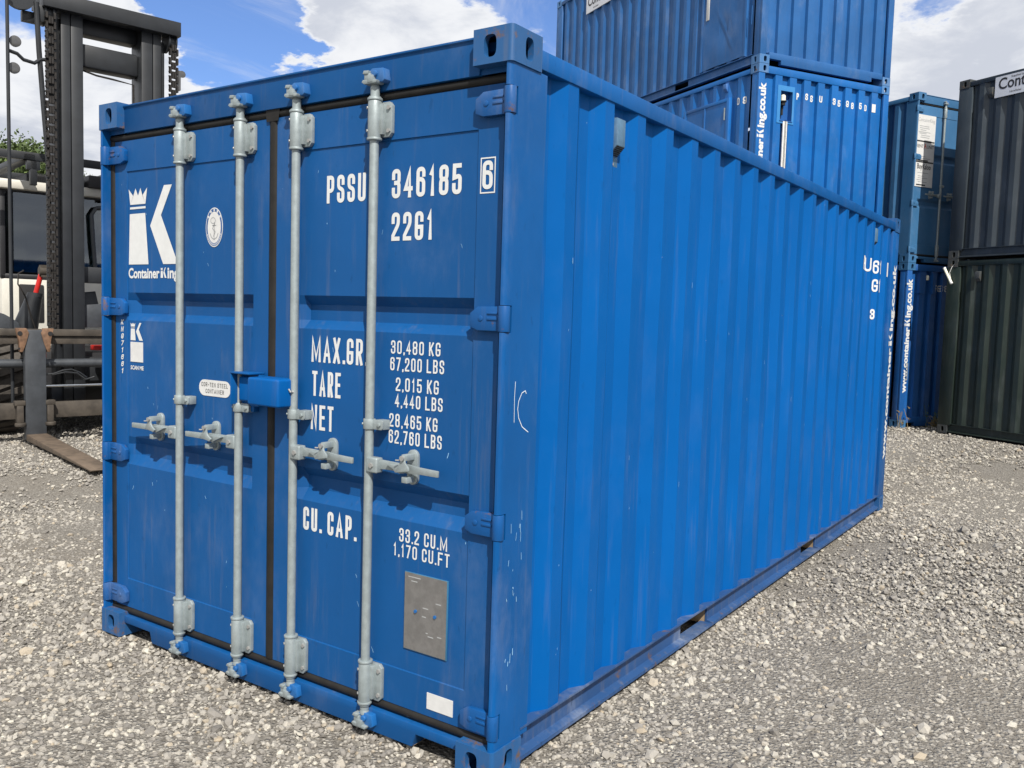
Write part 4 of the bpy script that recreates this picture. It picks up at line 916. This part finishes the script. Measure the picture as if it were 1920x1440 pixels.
# chassis, cab
fb('chassis', [(.20, 2.10, .9, 5.2, .32, 1.02), (-.1, 2.4, 1.05, 1.25, .45, .75)], 'cabk', .01)
fb('front_plate', [(.42, .60, .55, .95, .30, .62), (1.70, 1.88, .55, .95, .30, .62), (.80, 1.5, .75, .9, .55, .95)], 'mast')
for q in (0, 1):
    b = MB(); pts = [(-.50, 1.32)]+[(-.50+.62*k/8, 1.32+.19*math.sin(math.pi*k/8*.9)) for k in range(9)]+[(.14, 1.30)]
    if q: pts = [(2.30-u, v) for u, v in pts]
    b.prism(pts, lambda u, v, w: (u, w, v), .8, .84); b.prism(pts, lambda u, v, w: (u, w, v), .84, 1.75); b.build('fender', M['forkp'], FK, bevel=.004)
    pl = [(.80, 1.33), (.88, 1.78), (1.06, 1.80), (1.16, 1.34)]
    if not q: pl = [(.78, 1.33), (.84, 1.62), (1.06, 1.64), (1.10, 1.34)]
    b = MB(); b.prism(pl, lambda u, v, w: (u, w, v), .62 if not q else .95, .66 if not q else .99); b.build('mast_bracket', M['forkp'], FK, bevel=.006)
fb('cab_body', [(.28, 2.05, 2.45, 4.1, 1.0, 1.98)], 'cabw', .05); fb('cab_body_recess', [(.50, .82, 2.43, 2.47, 1.35, 1.88)], 'dark', .02)
fb('engine_hood', [(.30, 2.00, 4.1, 5.6, .9, 1.95)], 'cabw', .08); fb('cab_roof', [(.20, 2.10, 2.35, 4.3, 3.17, 3.30)], 'cabw', .03)
fb('counterweight', [(.2, 2.1, 5.0, 5.9, .45, 1.6)], 'mast', .08); fb('cab_post', [(.28, .345, 2.45, 2.52, 1.95, 3.22), (1.985, 2.05, 2.45, 2.52, 1.95, 3.22), (.28, .345, 4.02, 4.1, 1.95, 3.22), (1.985, 2.05, 4.02, 4.1, 1.95, 3.22), (.28, 2.05, 2.45, 2.51, 3.14, 3.22), (.28, 2.05, 2.45, 2.51, 1.95, 2.02)], 'cabk', .015)
for q in ((.345, 1.985, 2.475, 2.483, 2.02, 3.14), (.345, 1.985, 4.055, 4.063, 2.02, 3.14), (.305, .313, 2.52, 4.02, 1.98, 3.2), (2.015, 2.023, 2.52, 4.02, 1.98, 3.2)): fb('cab_window', [q], 'glass', 0)
fb('cab_seat', [(.80, 1.45, 3.4, 3.55, 1.9, 2.85), (.80, 1.45, 2.95, 3.5, 1.85, 2.1)], 'seat', .05); fb('dashboard', [(.4, 1.95, 2.6, 2.9, 1.9, 2.12)], 'cabk', .03); fb('cab_ceiling', [(.345, 1.985, 2.52, 4.02, 3.10, 3.19)], 'cabk', 0)
b = MB(); b.path([(1.50, 2.40, 2.02), (1.46, 2.38, 2.5), (1.44, 2.38, 2.92), (1.50, 2.38, 3.02), (1.62, 2.38, 3.04), (1.95, 2.38, 3.04)], .028, 8); b.build('mirror_frame', M['forkp'], FK)
fb('guard_rail', [(-.45, 2.75, 1.75, 1.85, 3.50, 3.60), (-.45, 2.75, 4.0, 4.1, 3.50, 3.60), (.42, .56, 1.75, 4.1, 3.5, 3.58), (1.74, 1.88, 1.75, 4.1, 3.5, 3.58)], 'mast'); fb('guard_post', [(.50, .58, 1.76, 1.84, 3.18, 3.50), (1.72, 1.80, 1.76, 1.84, 3.18, 3.5), (.46, .62, 1.76, 1.84, 3.38, 3.5)], 'mast')
b = MB()
for k in range(34): x = .60+k*.022; b.box(x, x+.005, 2.36, 2.366, 3.30, 3.42)
for k in range(7): z = 3.305+k*.018; b.box(.60, 1.34, 2.358, 2.364, z, z+.005)
tag(b.build('roof_grille', M['cabk'], FK, smooth=0), kind='stuff'); fb('roof_unit', [(.60, 1.34, 2.40, 3.4, 3.30, 3.41), (1.38, 2.1, 2.3, 3.4, 3.30, 3.47)], 'cabk', .01)

# ------------------------------------------------------------------ ground and gravel
def sstep(a, b, x):
    t = np.clip((x-a)/(b-a), 0, 1); return t*t*(3-2*t)
def gz(x, y): return .078*sstep(7.5, 12.0, y)*sstep(-6, -3, x)
t = MT('crushed_stone_ground'); pos = t.map(coord='Object')
n1 = t.noise(38, 8, .72, pos); n2 = t.noise(.55, 5, .6, pos); n3 = t.noise(130, 5, .7, pos)
vo = t.n.new('ShaderNodeTexVoronoi'); vo.inputs['Scale'].default_value = 48; t.l.new(pos, vo.inputs['Vector'])
vo2 = t.n.new('ShaderNodeTexVoronoi'); vo2.inputs['Scale'].default_value = 95; t.l.new(pos, vo2.inputs['Vector'])
c = t.mix(t.ramp(n1, .3, .7), (.10, .089, .075), (.265, .245, .213))
sep = t.n.new('ShaderNodeSeparateColor'); t.l.new(vo.outputs['Color'], sep.inputs[0])
stone = t.mix(sep.outputs[0], (.225, .21, .187), (.435, .41, .36))
c = t.mix(t.ramp(vo.outputs['Distance'], .28, .52, .85, 0.), c, stone)
c = t.mix(t.ramp(n3, .62, .75, 0, .7), c, (.42, .40, .36))
c = t.mix(t.ramp(n2, .44, .72, 0, .65), c, t.mix(n1, (.115, .098, .078), (.27, .24, .198)))
h = t.math('ADD', t.math('MULTIPLY', t.ramp(vo.outputs['Distance'], 0, .6, 1, 0), 1.0), t.math('MULTIPLY', t.ramp(vo2.outputs['Distance'], 0, .6, 1, 0), .5))
h = t.math('ADD', h, t.math('MULTIPLY', n3, .5))
gmat = t.done(c, .92, 0, .25, t.bump(h, .9, .012))
def axis(lo, hi, step):
    a = list(np.arange(lo, hi+1e-6, step)); return a
xs = np.array([-600, -250, -100, -50, -25]+axis(-14, 12, .5)+[25, 50, 100, 250, 600]); ys = np.array([-600, -250, -100, -50, -20]+axis(-8, 20, .5)+[35, 60, 120, 250, 600])
X, Y = np.meshgrid(xs, ys); Z = gz(X, Y) + .010*np.sin(X*1.3+.4)*np.sin(Y*1.1)*(np.abs(X) < 14)*(np.abs(Y) < 20) - .012
b = MB(); nx = len(xs); b.add(list(zip(X.ravel(), Y.ravel(), Z.ravel())), [(j*nx+i, j*nx+i+1, (j+1)*nx+i+1, (j+1)*nx+i) for j in range(len(ys)-1) for i in range(nx-1)])
ground = b.build('ground', gmat, None, smooth=60); ground['kind'] = 'structure'; ground['label'] = 'grey crushed stone yard'

def icosa():
    p = (1+5**.5)/2
    v = np.array([(-1, p, 0), (1, p, 0), (-1, -p, 0), (1, -p, 0), (0, -1, p), (0, 1, p), (0, -1, -p), (0, 1, -p), (p, 0, -1), (p, 0, 1), (-p, 0, -1), (-p, 0, 1)], float); v /= np.linalg.norm(v[0])
    f = np.array([(0, 11, 5), (0, 5, 1), (0, 1, 7), (0, 7, 10), (0, 10, 11), (1, 5, 9), (5, 11, 4), (11, 10, 2), (10, 7, 6), (7, 1, 8), (3, 9, 4), (3, 4, 2), (3, 2, 6), (3, 6, 8), (3, 8, 9), (4, 9, 5), (2, 4, 11), (6, 2, 10), (8, 6, 7), (9, 8, 1)])
    return v, f
def vnoise(x, y, s, seed):
    """cheap smooth value noise"""
    r = np.random.default_rng(seed); g = r.random((64, 64)); u = (x/s) % 64; v = (y/s) % 64; i = np.floor(u).astype(int); j = np.floor(v).astype(int); fu = u-i; fv = v-j; fu = fu*fu*(3-2*fu); fv = fv*fv*(3-2*fv); i %= 64; j %= 64; i1 = (i+1) % 64; j1 = (j+1) % 64
    return g[i, j]*(1-fu)*(1-fv)+g[i1, j]*fu*(1-fv)+g[i, j1]*(1-fu)*fv+g[i1, j1]*fu*fv
def scatter(n, seed, yawlo=R(-77), yawhi=R(9), thr=.22):
    r = np.random.default_rng(seed); rg_ = np.linspace(1.2, 16, 2000); rho = np.where(rg_ < 4.2, 1., (4.2/np.maximum(rg_, 4.2))**1.35); cdf = np.cumsum(rho*rg_); cdf /= cdf[-1]
    rad = np.interp(r.random(n), cdf, rg_); a = r.uniform(yawlo, yawhi, n)
    x = CAM.x+rad*np.sin(a); y = CAM.y+rad*np.cos(a)
    inside = (x > -W+.04) & (x < -.02) & (y > .06) & (y < L-.05)
    dn = .55*vnoise(x, y, 1.05, 11)+.45*vnoise(x, y, .30, 12)
    keep = ~inside & (r.random(n) < np.clip((dn-thr-.27*sstep(.42, .80, vnoise(x, y*1.3, 2.0, 37))*sstep(3.2, 5.5, rad)+.16)/.30, .06, 1))
    for (P, th_, w_, l_) in ((O2, th, W, L), (O3, th3, W, L), (O4, th4, W, L)):
        dx, dy = x-P.x, y-P.y; u = dx*math.cos(th_)+dy*math.sin(th_); v = -dx*math.sin(th_)+dy*math.cos(th_); keep &= ~((u > -w_) & (u < 0) & (v > 0) & (v < l_))
    x, y, rad = x[keep], y[keep], rad[keep]; m_ = len(x); s = (.0084+.00034*np.maximum(rad-3.5, 0))*np.exp(r.normal(0, .40, m_)); return x, y, s
parts = [scatter(176000, 21)]
gx = np.concatenate([p[0] for p in parts]); gy = np.concatenate([p[1] for p in parts]); gs = np.concatenate([p[2] for p in parts]); ng = len(gx)
iv, jf = icosa()
rg = np.random.default_rng(5)
rad = rg.uniform(.72, 1.22, (ng, 12, 1)); pts = iv[None]*rad*np.stack([rg.uniform(.8, 1.3, ng), rg.uniform(.7, 1.1, ng), rg.uniform(.5, .85, ng)], 1)[:, None, :]
def rotm(a, ax):
    c, s = np.cos(a), np.sin(a); z, o = np.zeros_like(a), np.ones_like(a)
    if ax == 2: rows = [[c, -s, z], [s, c, z], [z, z, o]]
    elif ax == 0: rows = [[o, z, z], [z, c, -s], [z, s, c]]
    else: rows = [[c, z, s], [z, o, z], [-s, z, c]]
    return np.stack([np.stack(q, 1) for q in rows], 1)
RM = rotm(rg.uniform(0, 6.283, ng), 2) @ rotm(rg.normal(0, .4, ng), 0) @ rotm(rg.normal(0, .4, ng), 1)
pts = np.einsum('nij,nkj->nki', RM, pts)*gs[:, None, None]
gzv = gz(gx, gy)-.010+gs*rg.uniform(.05, .40, ng)
pts += np.stack([gx, gy, gzv], 1)[:, None, :]
vtx = pts.reshape(-1, 3); fcs = (jf[None]+(np.arange(ng)*12)[:, None, None]).reshape(-1, 3)
me = bpy.data.meshes.new('gravel'); me.vertices.add(len(vtx)); me.vertices.foreach_set('co', vtx.astype(np.float32).ravel())
me.loops.add(len(fcs)*3); me.loops.foreach_set('vertex_index', fcs.astype(np.int32).ravel()); me.polygons.add(len(fcs)); me.polygons.foreach_set('loop_start', (np.arange(len(fcs))*3).astype(np.int32))
me.update(calc_edges=True); me.shade_flat()
at = me.attributes.new('tone', 'FLOAT', 'POINT'); at.data.foreach_set('value', np.repeat(rg.random(ng), 12).astype(np.float32))
t = MT('crushed_limestone'); an = t.n.new('ShaderNodeAttribute'); an.attribute_name = 'tone'
cr = t.n.new('ShaderNodeValToRGB'); t.l.new(an.outputs['Fac'], cr.inputs[0]); e = cr.color_ramp.elements
e[0].position = 0; e[0].color = (.14, .13, .118, 1); e[1].position = 1; e[1].color = (.53, .50, .42, 1)
for p, cl in ((.12, (.205, .19, .172)), (.35, (.285, .265, .235)), (.62, (.36, .338, .297)), (.80, (.40, .37, .32)), (.86, (.35, .29, .21)), (.90, (.44, .41, .355))):
    q = e.new(p); q.color = (*cl, 1)
c = t.mix(t.ramp(t.noise(140, 4, .6), .35, .7, 0, .45), cr.outputs[0], (.22, .205, .18))
me.materials.append(t.done(c, .9, 0, .25)); gravel = bpy.data.objects.new('gravel', me); COL.objects.link(gravel); gravel['kind'] = 'stuff'; gravel['label'] = 'loose pale crushed stone lying over the yard'; gravel['category'] = 'gravel'

# ------------------------------------------------------------------ tree beyond the forklift, dry weeds by the far stack
def foliage_mat(name, a, b_):
    t = MT(name); an = t.n.new('ShaderNodeAttribute'); an.attribute_name = 'tone'; c = t.mix(an.outputs['Fac'], a, b_); mat_ = t.done(c, .6, 0, .3)
    t.b.inputs['Subsurface Weight'].default_value = 0; return mat_
M['leaf'] = foliage_mat('green_leaves', (.036, .062, .018), (.11, .15, .048)); M['bark'] = flat('brown_bark', (.09, .07, .05), .9, var=.3)
def tree(loc, h, crown_r, label, seed):
    r = np.random.default_rng(seed); tr = thing('tree', label, 'tree', loc)
    b = MB(); b.tube((0, 0, -.1), (.1, 0, h*.45), .22, .14, 12)
    for k in range(9):
        a = k*2.4; z = h*(.3+.05*k); b.path([(.05, 0, z*.8), (.6*math.cos(a), .6*math.sin(a), z), (crown_r*.7*math.cos(a), crown_r*.7*math.sin(a), z+.9)], .05, 6)
    b.build('trunk', M['bark'], tr)
    nc = 150; cl = []
    while len(cl) < nc:
        p = r.uniform(-1, 1, 3)
        if .25 < np.linalg.norm(p) < 1: cl.append(p*[crown_r, crown_r, h*.34]+[0, 0, h*.66])
    cl = np.array(cl); n = 60000; ci = r.integers(0, nc, n); p = cl[ci]+r.normal(0, 1, (n, 3))*[.36, .36, .28]
    p = p[(p[:, 2] > h*.2)]; n = len(p); u = r.normal(0, 1, (n, 3)); u /= np.linalg.norm(u, axis=1)[:, None]; w = np.cross(u, r.normal(0, 1, (n, 3))); w /= np.linalg.norm(w, axis=1)[:, None]
    s = r.uniform(.05, .10, (n, 1)); q = np.stack([p-u*s, p+w*s*.55, p+u*s, p-w*s*.55], 1).reshape(-1, 3)
    me = bpy.data.meshes.new('crown'); me.from_pydata(q.tolist(), [], [(4*i, 4*i+1, 4*i+2, 4*i+3) for i in range(n)]); at = me.attributes.new('tone', 'FLOAT', 'POINT'); at.data.foreach_set('value', np.repeat(r.random(n)*.7+.3*r.random(nc)[ci[:n]], 4).astype(np.float32)); me.materials.append(M['leaf'])
    o = bpy.data.objects.new('crown', me); COL.objects.link(o); o.parent = tr; return tr
fdv = Vector((.97236, -.23348, 0)); sdv = Vector((.23348, .97236, 0)); HL = Vector((-8.702, 2.748, 0))
tree(HL-fdv*25+sdv*5.2, 7.3, 3.0, 'leafy green tree rising behind the forklift cab', 4)
M['dry'] = flat('dry_grass_stems', (.26, .20, .10), .8, var=.3); M['weedg'] = flat('weed_green', (.07, .11, .035), .7, var=.3)
def weed(loc, n, hmax, label, mat, seed, lean=.1):
    r = random.Random(seed); w = thing('weed', label, 'weed', loc, 0, 'weeds at the foot of the far containers'); b = MB()
    for k in range(n):
        x, y = r.gauss(0, .07), r.gauss(0, .05); h_ = r.uniform(.35, 1)*hmax; a = r.uniform(0, 6.28); l = r.uniform(.2, 1)*lean
        b.path([(x, y, 0), (x+l*.4*math.cos(a), y+l*.4*math.sin(a), h_*.6), (x+l*math.cos(a), y+l*math.sin(a), h_)], .004, 4)
        for j in range(3):
            z = h_*r.uniform(.3, 1); b.add([(x, y, z), (x+r.uniform(-.05, .05), y+r.uniform(-.05, .05), z+.04), (x+.012, y, z+.02)], [(0, 1, 2)])
    b.build('stems', mat, w); return w
def b2(x, y, z=.0): return O3 + xa3*x + Vector((-math.sin(th3), math.cos(th3), 0))*y + Vector((0, 0, z))
weed(b2(-1.72, -.16, -.01), 40, .20, 'dry tan weed tuft beside the dark green container corner', M['dry'], 1, .2); weed(b2(-1.75, -.05, -.01), 9, .38, 'thin green weed rising behind the dry tuft', M['weedg'], 2)
weed(b2(-2.46, -.08, -.01), 6, .36, 'thin dry weed stalk at the corner post with the web address', M['dry'], 3)
